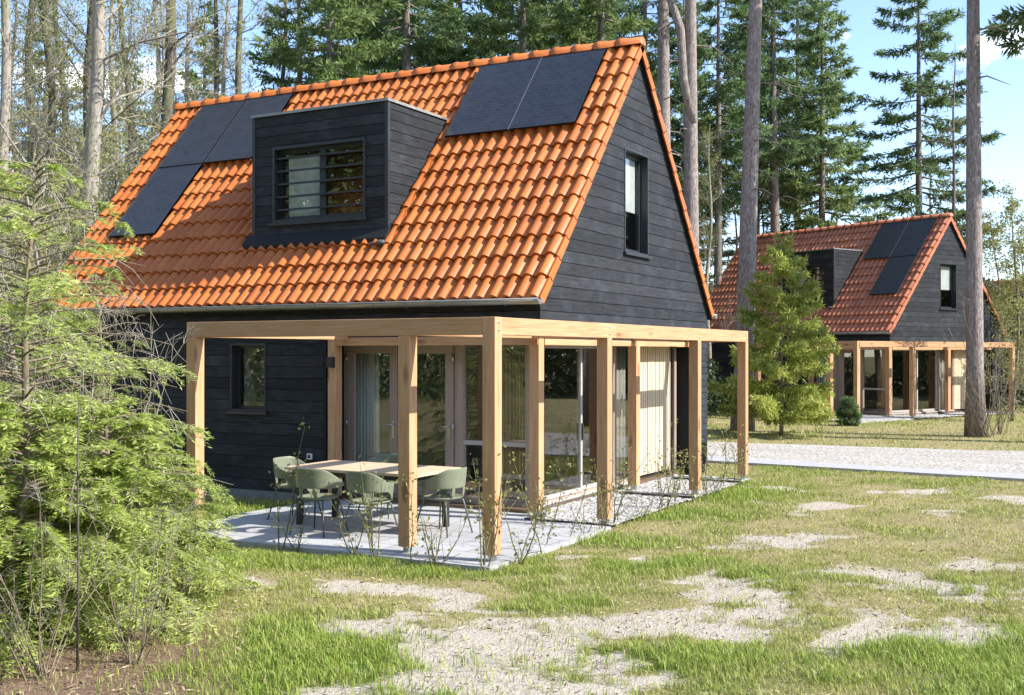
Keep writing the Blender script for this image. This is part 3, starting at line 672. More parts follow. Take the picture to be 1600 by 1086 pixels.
def rail(house, x, s0, s1):
    q = lambda xx, s, hh: (xx, EAVE_Y + s / CS - SL / CS * hh, EAVE_Z - .055 + s * SL / CS + hh / CS)
    f = MB(); f.hexa([q(x - .010, s0, .132), q(x + .010, s0, .132), q(x + .010, s1, .132), q(x - .010, s1, .132)], [q(x - .010, s0, .07), q(x + .010, s0, .07), q(x + .010, s1, .07), q(x - .010, s1, .07)]); f.build('panel_rail', M['alu'], house, HOFF)
rail(H1, -2.6725, T0, T1)
panel(H1, -10.15, -9.03, T0, T1); panel(H1, -9.005, -7.88, T0, T1); panel(H1, -7.855, -6.73, T0, T1 - .0) if False else None
panel(H1, -10.15, -9.03, T0 - .03 - (T1 - T0), T0 - .03)
for a, b in ((-3.75, -2.605), (-2.58, -1.44)): panel(H2, a, b, T0, T1)
panel(H2, -2.58, -1.44, T0 - .03 - (T1 - T0), T0 - .03); rail(H2, -2.5925, T0, T1)
tag(H1, 'large near cottage with black dormer, orange tiled roof and five solar panels', 'cottage', 'orange roofed holiday cottages')
dull = M['tile'].copy(); dull.name = 'dull_red_tile'  # tile copy for the farther roofs: redder and less saturated
for nd in dull.node_tree.nodes:
    if nd.type == 'BSDF_PRINCIPLED':
        src = nd.inputs['Base Color'].links[0].from_socket; hs = dull.node_tree.nodes.new('ShaderNodeHueSaturation'); hs.inputs['Hue'].default_value = .495; hs.inputs['Saturation'].default_value = .88; hs.inputs['Value'].default_value = .98
        dull.node_tree.links.new(src, hs.inputs['Color']); dull.node_tree.links.new(hs.outputs[0], nd.inputs['Base Color'])
def redden(o):
    for c in o.children:
        if c.type == 'MESH' and c.data.materials and c.data.materials[0] == M['tile']: c.data = c.data.copy(); c.data.materials[0] = dull
        redden(c)
redden(H2)
def place_house(h, org, rot):
    v = Matrix.Rotation(rot, 3, 'Z') @ Vector(HC); h.location = (org[0] + v.x, org[1] + v.y, 0); h.rotation_euler = (0, 0, rot)
place_house(H2, ORG2, ROT2)
H1['label'] = 'large near cottage with black dormer and orange tiled roof behind the paved terrace'
tag(H2, 'smaller looking far cottage across the gravel road, behind the fir tree', 'cottage', 'orange roofed holiday cottages')
H3 = copy_tree(H2); tag(H3, 'third cottage mostly hidden, its orange roof glimpsed at the far right behind trees', 'cottage', 'orange roofed holiday cottages')
place_house(H3, at(1665, 66), R(-30))

# ------------------------------------------------------------------ pergola
PW = .15
def build_pergola():
    e = empty('timber_pergola', (-2., 1.5, 0)); off = (2., -1.5, 0)
    ZB, ZT = 2.385, 2.57
    spots = [(0, 0), (-1.06, 0), (-4.18, 0), (0, 2.86), (0, 6.25), (0, 8.68), (-1.07, 3.05), (-1.07, 6.4), (-4.40, 3.03)]
    for i, (x, y) in enumerate(spots):
        corner = i == 0
        b = MB(); b.box(x - PW, x, y, y + PW, .10, ZT + .002 if corner else ZB); p = bev(b.build('post', M['timber_z'], e, off), .006)
        for zz in (ZB + .05, ZB + .135):
            q = MB(); q.tube([(x - .001, y + PW / 2, zz), (x + .008, y + PW / 2, zz)], .012, 8); q.build('bolt', M['steel'], p)
        f = MB(); f.box(x - PW / 2 - .035, x - PW / 2 + .035, y + PW / 2 - .035, y + PW / 2 + .035, -.04, .10); f.box(x - PW + .02, x - .02, y + .02, y + PW - .02, .092, .099); f.build('post_foot', M['steel'], p)
    def beam(ax, x0, x1, y0, y1, z0=ZB, z1=ZT): b = MB(); b.box(x0, x1, y0, y1, z0, z1); bev(b.build('beam', M['timber_' + ax], e, off), .006)
    beam('x', -4.33, -PW - .002, .003, PW - .003)                       # front outer
    beam('y', -PW + .003, -.003, PW + .002, 8.83)                       # side outer
    beam('y', -4.33 + .003, -4.18, PW, 3.03, ZB, ZT - .004)             # left return
    beam('y', -1.06 - PW + .003, -1.063, PW, 3.06, ZB, ZT - .004)        # cross beam
    beam('x', -1.08, -PW, 2.863, 2.86 + PW - .003, ZB, ZT - .006); beam('x', -1.08, -PW, 6.253, 6.25 + PW - .003, ZB, ZT - .006); beam('x', -1.08, -PW, 8.683, 8.68 + PW - .003, ZB, ZT - .006)
    beam('x', -4.55, -1.08, 3.033, 3.06, 2.30, 2.42); beam('y', -1.22, -1.082, 3.25, 9.2, 2.30, 2.385)
    return e
PG = build_pergola(); tag(PG, 'pale timber pergola of posts and beams wrapped around the near cottage corner', 'pergola', 'timber pergolas of the cottages')
def place_like(o, org, rot):
    v = Matrix.Rotation(rot, 3, 'Z') @ Vector(o.location); o.location = (org[0] + v.x, org[1] + v.y, v.z); o.rotation_euler.z += rot
PG2 = copy_tree(PG); place_like(PG2, ORG2, ROT2); PG2['label'] = 'distant timber pergola wrapped around the far cottage beyond the road'
b = MB(); b.box(-.055, .055, -.06, .0, -.075, .075); b.box(-.045, .045, -.05, -.01, -.079, -.0755); lampb = bev(b.build('wall_lamp', M['dark_metal']), .005)
lampb.location = (-4.47, 3.03, 2.06); tag(lampb, 'small black box lamp on the post beside the glazed doors', 'wall lamp')
g = MB(); g.box(-.045, .045, -.004, .0, .0792, .0815); g.build('lamp_diffuser', M['white'], lampb)
b = MB(); b.box(-.045, .045, -.03, 0, -.045, .045); so = bev(b.build('outdoor_socket', M['white']), .006); so.location = (-4.90, YF - .007, .66); tag(so, 'small white power socket low on the black front wall', 'socket')
b = MB(); b.box(-.025, .025, -.034, -.0305, -.025, .025); b.build('socket_cover', M['dark_metal'], so)

# curtains behind the glass
def curtain(name, a, b, fixed, axis_, mat, label, group):
    n = 60; vs = []; 
    for i in range(n + 1):
        u = a + (b - a) * i / n; d = .035 * math.sin(i * .95) + .012 * math.sin(i * 2.3)
        for z in (.10, 2.33): vs.append((u, fixed + d, z) if axis_ == 'x' else (fixed + d, u, z))
    mb = MB(); mb.add(vs, [(2 * i, 2 * i + 2, 2 * i + 3, 2 * i + 1) for i in range(n)], True)
    o = mb.build(name, mat); tag(o, label, 'curtain', group); s = o.modifiers.new('t', 'SOLIDIFY'); s.thickness = .004
    c = o.copy(); col.objects.link(c); place_like(c, ORG2, ROT2); return o, c
o, c = curtain('curtain', -2.05, -1.58, 3.70, 'x', M['curtain'], 'brown gathered curtain behind the fixed front window of the near cottage', 'curtains'); c['label'] = 'brown curtain behind the front glass of the far cottage'
o, c = curtain('curtain', -4.585, -4.07, 3.64, 'x', M['sheer'], 'pale sheer curtain behind the left glazed door of the near cottage', 'curtains'); c['label'] = 'pale sheer curtain behind the door glass of the far cottage'
o, c = curtain('curtain', 6.44, 7.15, -1.60, 'y', M['curtain_grey'], 'grey curtain behind the side glass of the near cottage beside the pale battens', 'curtains'); c['label'] = 'grey curtain behind the side glass of the far cottage'

# ------------------------------------------------------------------ table and chairs
tb = empty('garden_table', (-2.58, 1.42, .03), 0)
for i in range(7):
    pass
b = MB()
for i in range(6): y0 = -.5 + i * .168; b.box(-1.0, 1.0, y0, y0 + .163, .70, .735)
bev(b.build('tabletop', M['tabletop'], tb), .004)
b = MB(); b.box(-.93, .93, -.42, -.38, .635, .698); b.box(-.93, .93, .38, .42, .635, .698); b.box(-.93, -.89, -.38, .38, .635, .698); b.box(.89, .93, -.38, .38, .635, .698); b.build('apron', M['dark_metal'], tb)
for sx in (-1, 1):
    for sy in (-1, 1): b = MB(); b.box(sx * .86 - .035, sx * .86 + .035, sy * .36 - .035, sy * .36 + .035, 0, .698); bev(b.build('leg', M['dark_metal'], tb), .004)
tag(tb, 'rectangular garden table with pale wood top and dark legs on the terrace', 'table')
def make_chair():
    e = empty('garden_chair', (0, 0, .03))
    # seat dish, facing +Y
    n = 24; vs = []; rings = (0.0, .35, .7, .92, 1.0)
    for k, r_ in enumerate(rings):
        for j in range(n):
            a = 2 * math.pi * j / n; x = math.copysign(abs(math.cos(a)) ** .8, math.cos(a)) * .225 * r_; y = math.copysign(abs(math.sin(a)) ** .8, math.sin(a)) * .215 * r_ + .02
            vs.append((x, y, .44 - .02 * (1 - r_ ** 2) + (.012 if k == 4 else 0)))
    mb = MB(); mb.add(vs, [(k * n + j, k * n + (j + 1) % n, (k + 1) * n + (j + 1) % n, (k + 1) * n + j) for k in range(4) for j in range(n)], True)
    st = mb.build('seat', M['chair'], e); m = st.modifiers.new('t', 'SOLIDIFY'); m.thickness = .014
    # wrap-round backrest and arms: band from front-left over the back to front-right
    n = 41; vs = []; rows = 7
    for i in range(n):
        u = i / (n - 1) * 2 - 1; a = -math.pi / 2 + u * R(152); au = abs(u)
        top = .80 - .155 * min(1, max(0, (au - .22) / .45)) ** 1.3 if True else 0
        bot = .555 if au < .62 else .555 - (.555 - .43) * min(1, (au - .62) / .2)
        if au > .86: top = .645 - (au - .86) / .14 * .14
        for r in range(rows):
            t = r / (rows - 1); z = bot + (top - bot) * t; fl = 1 + .16 * ((z - .44) / .36)
            ca, sa = math.cos(a), math.sin(a)
            x = math.copysign(abs(ca) ** .85, ca) * .245 * fl; y = math.copysign(abs(sa) ** .85, sa) * .225 * fl + .02
            vs.append((x, y, z))
    mb = MB(); mb.add(vs, [(i * rows + r, (i + 1) * rows + r, (i + 1) * rows + r + 1, i * rows + r + 1) for i in range(n - 1) for r in range(rows - 1)], True)
    # two lower stays joining back to seat
    for sx in (-1, 1):
        q = []
        for t in (0, .5, 1): q += [(sx * (.10 + .03), -.195 - .02 * t, .445 + .13 * t), (sx * (.10 - .03), -.205 - .02 * t, .445 + .13 * t)]
        mb.add(q, [(0, 1, 3, 2), (2, 3, 5, 4)], True)
    bk = mb.build('backrest', M['chair'], e); m = bk.modifiers.new('t', 'SOLIDIFY'); m.thickness = .013; m.offset = 0
    s = bk.modifiers.new('s', 'SUBSURF'); s.levels = 1; s.render_levels = 1
    for sx in (-1, 1):
        for sy in (-1, 1):
            mb = MB(); mb.tube([(sx * .13, sy * .12 + .02, .425), (sx * .17, sy * .17 + .02, .40), (sx * .245, sy * .255 + .02, 0)], [.010, .011, .009], 8); mb.build('leg', M['chair_leg'], e)
    mb = MB(); mb.box(-.15, .15, -.11, .15, .405, .418); mb.build('seat_frame', M['chair_leg'], e)
    return e
ch0 = make_chair()
for i, (x, y, rz, lab) in enumerate([(-3.80, 1.38, -90, 'olive chair at the left end of the garden table'), (-2.80, .62, 4, 'left one of the two olive chairs with their backs to the lawn'),
        (-2.03, .60, -6, 'right one of the two olive chairs backing onto the lawn, beside a post'), (-3.0, 2.25, 184, 'olive chair on the far side of the table, in front of the glazed door'), (-1.46, 1.34, 84, 'olive chair at the right end of the table, between the two nearest posts')]):
    o = ch0 if i == 0 else copy_tree(ch0); o.location = (x, y, .03); o.rotation_euler = (0, 0, R(rz)); tag(o, lab, 'chair', 'olive green chairs around the table')

# ------------------------------------------------------------------ vegetation builders
def kites(P, D, N, L, Wd):
    """one 4-corner leaf per row: P base, D direction, N side vector, L length, Wd width"""
    L = np.asarray(L)[:, None]; Wd = np.asarray(Wd)[:, None]
    m = P + D * L * .45; a = m + N * Wd * .5; b = m - N * Wd * .5; t = P + D * L
    V = np.stack([P, a, t, b], 1).reshape(-1, 3); return V, np.arange(len(P) * 4).reshape(-1, 4)
def norm(v): return v / (np.linalg.norm(v, axis=-1, keepdims=True) + 1e-9)
def sidevec(rs, D, flat=0.):
    r = rs.randn(*D.shape); r[:, 2] *= (1 - flat); return norm(np.cross(D, np.cross(r, D)))
def conifer(seed, H, cb, Rm, nb, droop, spl, spw, nspray, trunk_r, prof=.8, tm='bark_fir', lm='needle_fir', dead=0, bend=.2, flatten=.5, gaps=.25, taper=.85):
    """trunk mesh and crown mesh of a needle tree"""
    rs = np.random.RandomState(seed); rd = random.Random(seed); tb_ = MB()
    bx, by = rs.randn(2) * bend
    pt = lambda z: np.array([bx * math.sin(z / H * 2.6), by * math.sin(z / H * 2.1), z])
    rad = lambda z: trunk_r * (1 - z / H) ** taper + .012
    zs = np.linspace(0, H, 12); tb_.tube([pt(z) + np.array([0, 0, -.15 if z == 0 else 0]) for z in zs], [rad(z) * (1.25 if z == 0 else 1) for z in zs], 10)
    for k in range(dead):                                   # bare snags under the crown
        z = rs.uniform(cb * .45, cb * 1.05); a = rs.rand() * 6.28; l = rs.uniform(.5, 1.6) * (Rm / 3); p = pt(z)
        tb_.tube([p, p + np.array([math.cos(a), math.sin(a), -.1]) * l * .5, p + np.array([math.cos(a + .3), math.sin(a + .3), -.35]) * l], [.03, .02, .006], 4, False)
    PP, DD, SS = [], [], []
    for k in range(nb):
        f = (k + rs.rand()) / nb; z = cb + (H - cb) * f ** 1.05
        if rs.rand() < gaps * .5: continue
        f = (z - cb) / (H - cb); a = k * 2.4 + rs.randn() * .5
        l = Rm * ((1 - f) ** prof) * rs.uniform(.62, 1.12) * (.55 + .45 * min(1, f * 5 + .3)) + .15
        n = 7; t = np.linspace(0, 1, n); up = .18 - droop * (1 - f * .7); c = np.zeros((n, 3))
        c[:, 0] = t * math.cos(a) * l; c[:, 1] = t * math.sin(a) * l; c[:, 2] = l * (up * t + .22 * droop * t ** 3 - .12 * (1 - t) * t) + rs.randn() * .02
        c += pt(z); tb_.tube(list(c[::2]), [max(.008, rad(z) * .32 * (1 - q) + .005) for q in t[::2]], 4, False)
        m = max(4, int(nspray * (l / Rm) ** 1.1)); tt = rs.rand(m) ** .75 * .92 + .08
        idx = np.minimum((tt * (n - 1)).astype(int), n - 2); fr = tt * (n - 1) - idx; base = c[idx] * (1 - fr)[:, None] + c[idx + 1] * fr[:, None]
        ax = norm(c[idx + 1] - c[idx]); sd_ = norm(np.cross(ax, np.array([0, 0, 1.]))); sg = np.where(rs.rand(m) < .5, -1., 1.)[:, None]
        d = norm(ax * rs.uniform(.35, 1.1, (m, 1)) + sd_ * sg * rs.uniform(.3, 1., (m, 1)) + np.array([0, 0, 1.]) * rs.uniform(-.75, .25, (m, 1)))
        wl = np.minimum(.16 * l + .12, .9) * (1.1 - tt * .6) * rs.uniform(.5, 1.2, m)
        for q in np.linspace(.1, 1, 6):                    # leaf clumps along the twig
            j = rs.rand(m) < .9; PP.append((base + d * (wl * q)[:, None] + rs.randn(m, 3) * .035)[j]); DD.append(norm(d + rs.randn(m, 3) * .45)[j]); SS.append(np.full(j.sum(), 1.1 - .35 * q))
    P = np.concatenate(PP); D = np.concatenate(DD); s = np.concatenate(SS)
    N = sidevec(rs, D, flatten); V, F = kites(P, D, N, spl * s * rs.uniform(.6, 1.35, len(P)), spw * s * rs.uniform(.6, 1.3, len(P)))
    return tb_, npmesh('crown', V, F, M[lm], rs.rand(len(F))), tm
def baretree(seed, H, trunk_r, cb, spread, limbs, tm='bark_dark', twm='twig_grey', buds=0, up=.9, fork=False, lm='leaf_bud', sub=7, twn=5, lean=0.3, bs=1.):
    """leafless tree: trunk mesh, branch mesh, and a scatter of buds"""
    rs = np.random.RandomState(seed); tb_ = MB(); br = MB(); tips = []
    bx, by = rs.randn(2) * lean; pt = lambda z: np.array([bx * (z / H) ** 1.5 * 1.5 + .12 * math.sin(z * .7 + seed), by * (z / H) ** 1.5 * 1.5 + .10 * math.sin(z * .9), z])
    rad = lambda z: trunk_r * (1 - z / H) ** .7 + .01
    zs = np.linspace(0, H, 16); tb_.tube([pt(z) for z in zs], [rad(z) * (1.2 if z == 0 else 1) for z in zs], 9)
    def grow(p, d, l, r_, lev):
        n = 4; q = [p]; dd = d.copy()
        for i in range(n - 1): dd = norm(dd + rs.randn(3) * .16 + np.array([0, 0, .10 * up])); q.append(q[-1] + dd * l / (n - 1))
        (br if lev else tb_).tube(q, [r_, r_ * .75, r_ * .5, r_ * .22], 5 if lev == 0 else 3, False, lev == 0)
        if lev < 2:
            for k in range(sub if lev == 0 else twn):
                i = rs.randint(1, n); pp = q[i - 1] + (q[i] - q[i - 1]) * rs.rand(); d2 = norm(norm(q[i] - q[i - 1]) * .9 + norm(rs.randn(3)) * .9 + np.array([0, 0, .2 * up]))
                grow(pp, d2, l * rs.uniform(.35, .6), r_ * (.42 if lev == 0 else .5), lev + 1)
        else: tips.append(q[-1]); tips.append(q[1])
    for k in range(limbs):
        z = cb + (H - cb) * ((k + rs.rand()) / limbs) ** .95 * .97; a = k * 2.4 + rs.randn() * .4; f = (z - cb) / (H - cb)
        l = spread * (1 - f * .72) * rs.uniform(.6, 1.15); grow(pt(z), norm(np.array([math.cos(a), math.sin(a), up * rs.uniform(.3, 1.1)])), l, max(.011, rad(z) * .24), 0)
    if fork:
        z = cb; q = [pt(z), pt(z) + np.array([.35, .1, 1.2]), pt(z) + np.array([.55, .1, 3.5]), pt(z) + np.array([.4, 0, 7.5])]; tb_.tube(q, [rad(z) * .7, rad(z) * .62, rad(z) * .5, rad(z) * .3], 8)
    bud = None
    if buds:
        T = np.array(tips); P = T[rs.randint(0, len(T), buds)] + rs.randn(buds, 3) * .12; D = norm(rs.randn(buds, 3)); V, F = kites(P, D, sidevec(rs, D), rs.uniform(.04, .10, buds) * bs, rs.uniform(.025, .05, buds) * bs); bud = npmesh('leaves', V, F, M[lm], rs.rand(buds))
    return tb_, br, tm, twm, bud
PROTO = {}
def proto_conifer(key, *a, **k):
    t, crown, tm = conifer(*a, **k); o = t.build('trunk', M[tm]); me = o.data; bpy.data.objects.remove(o); PROTO[key] = [('trunk', me), ('crown', crown)]
def proto_bare(key, *a, **k):
    t, br, tm, twm, bud = baretree(*a, **k); o = t.build('trunk', M[tm]); q = br.build('crown', M[twm]); L = [('trunk', o.data), ('crown', q.data)]
    bpy.data.objects.remove(o); bpy.data.objects.remove(q)
    if bud: L.append(('leaves', bud))
    PROTO[key] = L
def plant(key, name, xy, rz, sc, label, cat, group=None, z=-.03, tilt=(0, 0)):
    e = empty(name, (xy[0], xy[1], z), rz, 1.0); e.scale = sc if isinstance(sc, tuple) else (sc, sc, sc); e.rotation_euler = (tilt[0], tilt[1], rz)
    for n, me in PROTO[key]: link(n, me, e)
    tag(e, label, cat, group); return e

proto_conifer('dougA', 1, 24, 10.5, 3.6, 96, .55, .32, .075, 100, .26, dead=10)
proto_conifer('dougB', 2, 22, 9.5, 3.2, 84, .50, .31, .07, 96, .23, dead=12)
proto_conifer('spruceA', 3, 22, 4.0, 3.6, 135, .35, .31, .08, 100, .24, lm='needle_spruce', gaps=.15)
proto_conifer('spruceB', 4, 21, 5.0, 3.9, 124, .45, .32, .08, 100, .24, lm='needle_spruce', gaps=.2)
proto_conifer('slim', 5, 23, 7.5, 4.4, 92, .40, .31, .08, 140, .24, prof=.75, lm='needle_fir', dead=8, gaps=.3, bend=.1)
proto_conifer('pineA', 6, 21, 15.0, 3.4, 44, -.1, .36, .07, 50, .30, taper=.5, tm='bark_pine', lm='needle_spruce', dead=16, bend=.12)
proto_conifer('pineB', 8, 20, 14.0, 3.2, 44, -.1, .36, .07, 50, .225, taper=.45, tm='bark_pine', lm='needle_spruce', dead=7, bend=.06)
proto_conifer('firmid', 9, 5.4, .5, 2.25, 88, .30, .18, .05, 140, .05, prof=.75, tm='twig_brown', lm='needle_bright', gaps=.3, bend=.05)
proto_conifer('bushspruce', 10, 1.1, .05, .42, 60, .2, .09, .035, 34, .025, tm='twig_brown', lm='needle_fir', gaps=.1, bend=.01)
proto_bare('bareA', 11, 19, .14, 3.5, 2.6, 26, 'bark_dark', 'twig_grey', 5600, sub=9)
proto_bare('bareB', 12, 18, .17, 4.0, 3.0, 26, 'bark_pale', 'twig_grey', 6200, sub=9)
proto_bare('bareC', 13, 20, .20, 2.5, 2.2, 44, 'bark_dark', 'twig_brown', 2600, up=.3, twn=7, sub=8)
proto_bare('bareD', 14, 17, .15, 4.0, 3.0, 18, 'bark_dark', 'twig_brown', 300, fork=True)
proto_bare('larch', 15, 19, .14, 4.0, 3.0, 40, 'bark_fir', 'twig_brown', 1400, up=-.05, lm='leaf_bud', lean=.1)
proto_bare('shrub', 16, 4.2, .035, .2, 1.7, 26, 'twig_grey', 'twig_grey', 900, up=1.0, sub=7, twn=4)
def stems(seed, n, h, spread):
    rs = np.random.RandomState(seed); st = MB(); fi = MB()
    for k in range(n):
        a = rs.rand() * 6.28; d = norm(np.array([math.cos(a) * spread, math.sin(a) * spread, 1.])); l = h * rs.uniform(.5, 1.1); q = [np.array([rs.randn() * .08, rs.randn() * .08, -.05])]
        for i in range(7): d = norm(d + rs.randn(3) * .09 + np.array([0, 0, .03 - .012 * i])); q.append(q[-1] + d * l / 7)
        st.tube(q, [.0075 * h / 3 * (1 - i / 8) + .002 for i in range(8)], 5, False)
        for j in range(9):
            i = rs.randint(2, 8); dd = norm(d + rs.randn(3) * .7); L = rs.uniform(.1, .32) * h / 2.5; p = q[i]; m = p + dd * L * .5; e = p + dd * L + np.array([0, 0, -.04]); fi.tube([p, m, e], [.0032, .0024, .0012], 3, False)
            for _ in range(3): d3 = norm(dd + rs.randn(3) * .7); fi.tube([m, m + d3 * L * .4], [.002, .001], 3, False)
    o = st.build('stem', M['twig_brown']); q = fi.build('crown', M['twig_grey']); PROTO_L = [('stem', o.data), ('crown', q.data)]; bpy.data.objects.remove(o); bpy.data.objects.remove(q); return PROTO_L
PROTO['twiggy'] = stems(17, 11, 2.6, .38); PROTO['stems'] = stems(19, 15, 3.4, .28)
proto_bare('sapling', 18, 8.5, .05, .8, 1.5, 26, 'twig_brown', 'twig_brown', 5200, up=.4, lean=.1, bs=1.35)

rr = random.Random(5)
# pale pine trunks standing clear of the forest
GP = 'tall pines with bare pale trunks'
plant('pineA', 'pine_tree', at(1160, 31.8), 1.0, .95, 'thick pale pine trunk between the near gable and the far cottage roof', 'tree', GP, tilt=(R(1.0), R(1.9)))
plant('pineB', 'pine_tree', at(1524, 29.6), 2.2, .98, 'tall pine trunk standing in front of the far cottage gable, at the road verge', 'tree', GP)
plant('pineA', 'pine_tree', at(1037, 37), 3.0, .98, 'pine trunk just right of the near cottage ridge end, left of the forked one', 'tree', GP)
t, crown, tm = conifer(6, 21, 14.5, 3.2, 40, -.1, .36, .07, 50, .28, taper=.5, tm='bark_pine', lm='needle_spruce', dead=5, bend=.15)
t.tube([(0, 0, 9.6), (-.28, 0, 11.0), (-.38, 0, 12.6), (-.95, .1, 14.4), (-1.0, .1, 17.5)], [.15, .15, .14, .12, .07], 8)
o = t.build('trunk', M[tm]); PROTO['pinefork'] = [('trunk', o.data), ('crown', crown)]; bpy.data.objects.remove(o)
plant('pinefork', 'pine_tree', at(1082, 35), TH, .98, 'forked pale pine trunk behind the gable of the near cottage', 'tree', GP)
# conifers
GD = 'dark firs of the right hand woods'
for px, d, k, s, lab in [(1120, 47, 'dougB', .92, 'slender fir between the two thick pine trunks'), (1218, 49, 'dougA', 1.0, 'broad dark fir just right of the thick pale pine trunk'), (1246, 57, 'dougB', 1.05, 'dark fir, second trunk from the thick pale pine'),
                         (1282, 51, 'spruceB', .95, 'olive green fir whose crown leans toward the open sky'), (1437, 54, 'slim', .98, 'lone slim fir against the sky above the far cottage ridge'),
                         (1180, 60, 'dougA', 1.0, 'fir set deeper in the woods behind the thick pale pine')]:
    plant(k, 'fir_tree', at(px, d), rr.uniform(0, 6), s, lab, 'tree', GD)
GS = 'dense green conifers behind the near cottage roof'
lab_s = 'dense green conifer rising behind the roof ridge of the near cottage'
for px, d, k, s in [(455, 42, 'spruceA', .9), (520, 36, 'spruceB', .95), (590, 45, 'spruceA', 1.05), (650, 38, 'dougA', .95), (715, 43, 'spruceB', 1.0), (775, 50, 'dougA', 1.1), (830, 39, 'spruceA', .95), (895, 45, 'spruceB', 1.05), (955, 41, 'spruceA', 1.0), (1005, 50, 'dougB', 1.05), (1060, 56, 'spruceA', 1.0), (560, 56, 'dougA', 1.1), (690, 58, 'dougB', 1.15), (930, 58, 'dougA', 1.15)]:
    plant(k, 'conifer_tree', at(px, d), rr.uniform(0, 6), s, lab_s, 'tree', GS)
plant('dougA', 'fir_tree', at(1745, 27), 2.0, 1.0, 'dark fir at the right edge whose branches hang into the top corner', 'tree', GD)
# bare trees on the left
GB = 'bare trees crowding behind the left end of the near cottage'
for px, d, k, s, lab in [(152, 24, 'bareB', 1.15, 'thickest pale bare trunk left of the near cottage roof'), (128, 26, 'bareA', 1.0, 'dark bare trunk right beside the thickest pale one, on its left'), (86, 27, 'bareA', .95, 'dark bare trunk two steps left of the thickest pale one'),
                         (268, 31, 'bareC', 1.1, 'bare tree bristling with dense brown twigs, nearest the left roof corner'), (396, 33, 'bareD', 1.05, 'forked dark bare tree rising above the left solar panels'), (420, 41, 'bareA', 1.0, 'thin dark bare trunk just right of the forked one')]:
    plant(k, 'bare_tree', at(px, d), rr.uniform(0, 6), s, lab, 'tree', GB)
for px, d, k, s in [(10, 24, 'bareB', .9), (40, 33, 'bareC', .95), (62, 38, 'bareB', 1.0), (105, 37, 'bareC', .9), (182, 36, 'bareB', .95), (205, 31, 'bareA', .95), (232, 40, 'bareB', 1.0), (300, 43, 'bareB', 1.0), (335, 37, 'bareC', .85), (360, 48, 'bareB', 1.1), (-20, 29, 'bareC', 1.0), (250, 50, 'larch', 1.0), (140, 47, 'larch', 1.0), (20, 46, 'larch', 1.05), (318, 55, 'spruceA', .9), (75, 52, 'dougB', .85), (200, 60, 'spruceB', .9)]:
    plant(k, 'bare_tree' if k[0] in 'bl' else 'conifer_tree', at(px, d), rr.uniform(0, 6), s, 'slender tree among the crowd of bare trunks at the left of the near cottage', 'tree', GB)
GL = 'leafless larches in the right hand woods'
for px, d, k, s, lab in [(1492, 52, 'larch', .88, 'leafless larch with drooping twigs right of the lone slim fir'), (1455, 58, 'larch', .72, 'smaller bare larch close behind the lone slim fir')]:
    plant(k, 'larch_tree', at(px, d), rr.uniform(0, 6), s, lab, 'tree', GL)
for px, d, k, s in [(1105, 42, 'bareB', .6), (1190, 55, 'bareA', .62), (1310, 60, 'bareB', .6), (1345, 62, 'bareD', .6), (1392, 60, 'bareA', .55), (1265, 58, 'bareB', .55), (1150, 52, 'larch', .6)]:
    plant(k, 'bare_tree', at(px, d), rr.uniform(0, 6), s, 'low bare tree in the woods above the far cottage roof', 'tree', 'low bare trees of the right hand woods')
for px, d, k, s in [(8, 22, 'shrub', 1.5), (60, 25, 'shrub', 1.7), (110, 23, 'shrub', 1.4), (165, 26, 'shrub', 1.7), (215, 27, 'shrub', 1.5), (255, 30, 'shrub', 1.8), (35, 19, 'shrub', 1.2), (95, 19.5, 'shrub', 1.2), (300, 34, 'shrub', 1.9), (140, 21, 'shrub', 1.3)]:
    plant(k, 'bare_shrub', at(px, d), rr.uniform(0, 6), s, 'greyish leafing shrub under the bare trunks left of the near cottage', 'shrub', 'leafing shrubs under the left hand trees')
# near the far cottage
plant('firmid', 'fir_tree', at(1221, 29.8), .6, (.8, .8, .99), 'young yellow-green fir beside the far cottage pergola, at the road verge', 'tree')
plant('bushspruce', 'spruce_sapling', at(1325, 34.0), 0, .78, 'knee-high dark spruce in front of the far pergola', 'shrub')
plant('stems', 'bare_shrub', at(1543, 29.3), 0, 1.1, 'bare multi-stemmed shrub right beside the pine trunk by the far cottage', 'shrub')
plant('stems', 'bare_shrub', at(1562, 30.4), 2, .9, 'smaller bare shrub behind the one beside the pine trunk', 'shrub')
plant('sapling', 'larch_sapling', at(1585, 36), 0, .9, 'young larch with fresh pale leaves at the right edge, beyond the far pergola', 'tree')
plant('sapling', 'larch_sapling', at(1604, 41), 2, .8, 'young larch half cut off by the right edge, before the third roof', 'tree')
plant('sapling', 'larch_sapling', at(1562, 46), 1, .95, 'young larch standing between the far cottage and the third one', 'tree')

# far woods as one mass
def woods(name, spots, lm, seed, hh, rad_, n, sz, label):
    rs = np.random.RandomState(seed); Vs, Fs, o = [], [], 0
    for (x, y, s) in spots:
        k = n; f = rs.rand(k) ** .8; r_ = rad_ * s * (1 - f * .75) * rs.rand(k) ** .5; a = rs.rand(k) * 6.28
        P = np.stack([x + np.cos(a) * r_, y + np.sin(a) * r_, f * hh * s], 1); D = norm(rs.randn(k, 3) + np.array([0, 0, -.2])); V, F = kites(P, D, sidevec(rs, D), sz * rs.uniform(.5, 1.4, k), sz * .45 * rs.uniform(.5, 1.4, k)); Vs.append(V); Fs.append(F + o); o += len(V)
    o_ = link(name, npmesh(name, np.concatenate(Vs), np.concatenate(Fs), M[lm], rs.rand(sum(len(f) for f in Fs)))); tag(o_, label, 'woods', kind='stuff'); return o_
sp = []
for i in range(90):
    px = rr.uniform(-200, 1900); d = rr.uniform(66, 100); s = rr.uniform(.7, 1.15) * (1.25 if px < 1000 else .62)
    x, y = at(px, d); sp.append((x, y, s))
